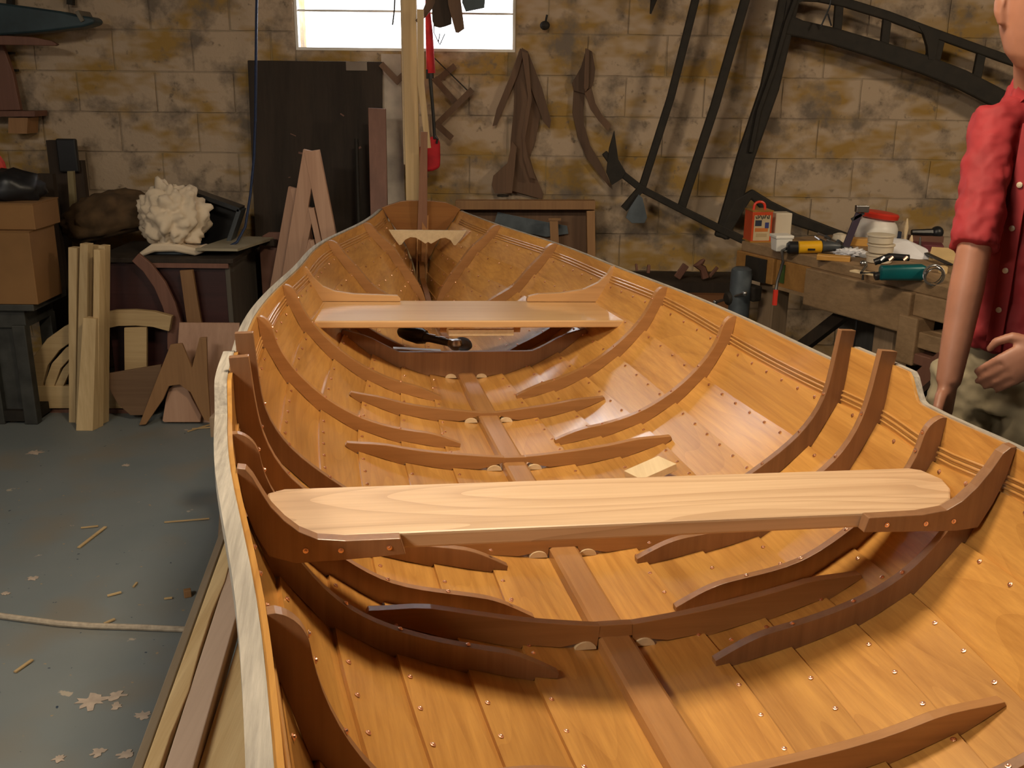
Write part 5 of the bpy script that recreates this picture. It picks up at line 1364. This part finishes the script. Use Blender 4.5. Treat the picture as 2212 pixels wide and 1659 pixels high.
# eyes
for s_ in (-1, 1):
    ey = M().sphere(H(s_ * .033, .083, .004), .0115, 12).done('eye', WHITEP, pr, smooth=True)
    M().sphere(H(s_ * .033, .0925, .004), .005, 8).done('iris', BLACK, ey, smooth=True)
# hair: short cap
m = M(); m.loft([(H(0, -.030, .022), HR * .070, hf * .076), (H(0, -.016, .05), HR * .081, hf * .098), (H(0, -.012, .09), HR * .070, hf * .092), (H(0, -.012, .122), HR * .040, hf * .055), (H(0, -.012, .132), HR * .01, hf * .012)], 22)
person_mesh(m, 'hair', HAIR, pr, .006, 3, (.006, .012))
# shirt
m = M()
m.loft([(PP(.0, .01, .955), PR * .145, PF * .127), (PP(0, .01, .965), PR * .150, PF * .132), (PP(0, .012, 1.0), PR * .157, PF * .137), (PP(0, .01, 1.04), PR * .144, PF * .127), (PP(0, .01, 1.12), PR * .142, PF * .126), (PP(0, .008, 1.25), PR * .150, PF * .128), (PP(0, .004, 1.38), PR * .152, PF * .125), (PP(0, 0, 1.46), PR * .135, PF * .105), (PP(0, 0, 1.515), PR * .11, PF * .085), (PP(.005, .005, 1.548), PR * .095, PF * .074)], 30)
hem_r = sh_r.lerp(el_r, .97)
m.tube([sh_r + Vector((.05, .0, .01)), sh_r + Vector((0, 0, .0)), sh_r.lerp(el_r, .35), sh_r.lerp(el_r, .75), hem_r], [.046, .053, .053, .050, .050], 18)
hem_l = sh_l.lerp(el_l, .92)
m.tube([sh_l - PR * -.03, sh_l, sh_l.lerp(el_l, .35), sh_l.lerp(el_l, .75), hem_l], [.055, .066, .070, .073, .074], 18)
shirt = person_mesh(m, 'shirt', SHIRT, pr, .0065, 4, (.022, .05))
# collar, placket, buttons
m = M()
for s_ in (-1, 1):
    m.prism([PP(.005 + s_ * .012, .078, 1.540), PP(.005 + s_ * .055, .062, 1.575), PP(.005 + s_ * .083, .012, 1.575), PP(.005 + s_ * .092, .035, 1.520), PP(.005 + s_ * .055, .098, 1.490)], PF * .006 + Vector((0, 0, .003)))
m.loft([(PP(.005, .0, 1.53), PR * .078, PF * .074), (PP(.008, -.002, 1.578), PR * .070, PF * .068)], 20)
o = m.done('collar', SHIRT, pr, bevel=.002, smooth=True)
m = M(); m.strip([PP(0, .134, 1.47), PP(0, .146, 1.25), PP(0, .146, 1.1), PP(0, .154, .985), PP(0, .149, .962)], .034, PF, .004); plk = m.done('placket', SHIRT, pr, bevel=.001)
for z, f in ((1.43, .136), (1.34, .145), (1.245, .150), (1.15, .150), (1.06, .153), (.98, .160)):
    m = M(); m.lathe(PP(0, f + .002, z), [(.0065, 0), (.0065, .002), (.003, .003)], 12, PF); m.done('button', BUTTON, plk)
# trousers, belt, shoes
m = M()
m.loft([(PP(0, 0, 1.0), PR * .132, PF * .118), (PP(0, 0, .95), PR * .140, PF * .120), (PP(0, -.005, .86), PR * .152, PF * .124), (PP(0, -.005, .80), PR * .155, PF * .118)], 26)
for s_ in (-1, 1):
    m.loft([(PP(s_ * .085, 0, .88), PR * .095, PF * .115), (PP(s_ * .09, .005, .74), PR * .096, PF * .108), (PP(s_ * .095, .01, .50), PR * .082, PF * .085), (PP(s_ * .10, 0, .28), PR * .075, PF * .078), (PP(s_ * .10, 0, .045), PR * .072, PF * .082)], 20)
person_mesh(m, 'trousers', TROUS, pr, .007, 4, (.022, .05))
m = M(); m.loft([(PP(0, 0, .972), PR * .143, PF * .124), (PP(0, 0, 1.004), PR * .140, PF * .122)], 28); m.done('belt', BELTM, pr, smooth=True)
for s_ in (-1, 1):
    m = M(); c = PP(s_ * .10, .05, 0)
    m.loft([(c + Vector((0, 0, .001)), PR * .045, PF * .135, .8), (c + Vector((0, 0, .03)), PR * .048, PF * .138, .8), (c + Vector((0, 0, .055)) - PF * .01, PR * .044, PF * .12), (c + Vector((0, 0, .085)) - PF * .05, PR * .04, PF * .065), (c + Vector((0, 0, .11)) - PF * .055, PR * .038, PF * .055)], 20)
    m.done('shoe', BELTM, pr, smooth=True)
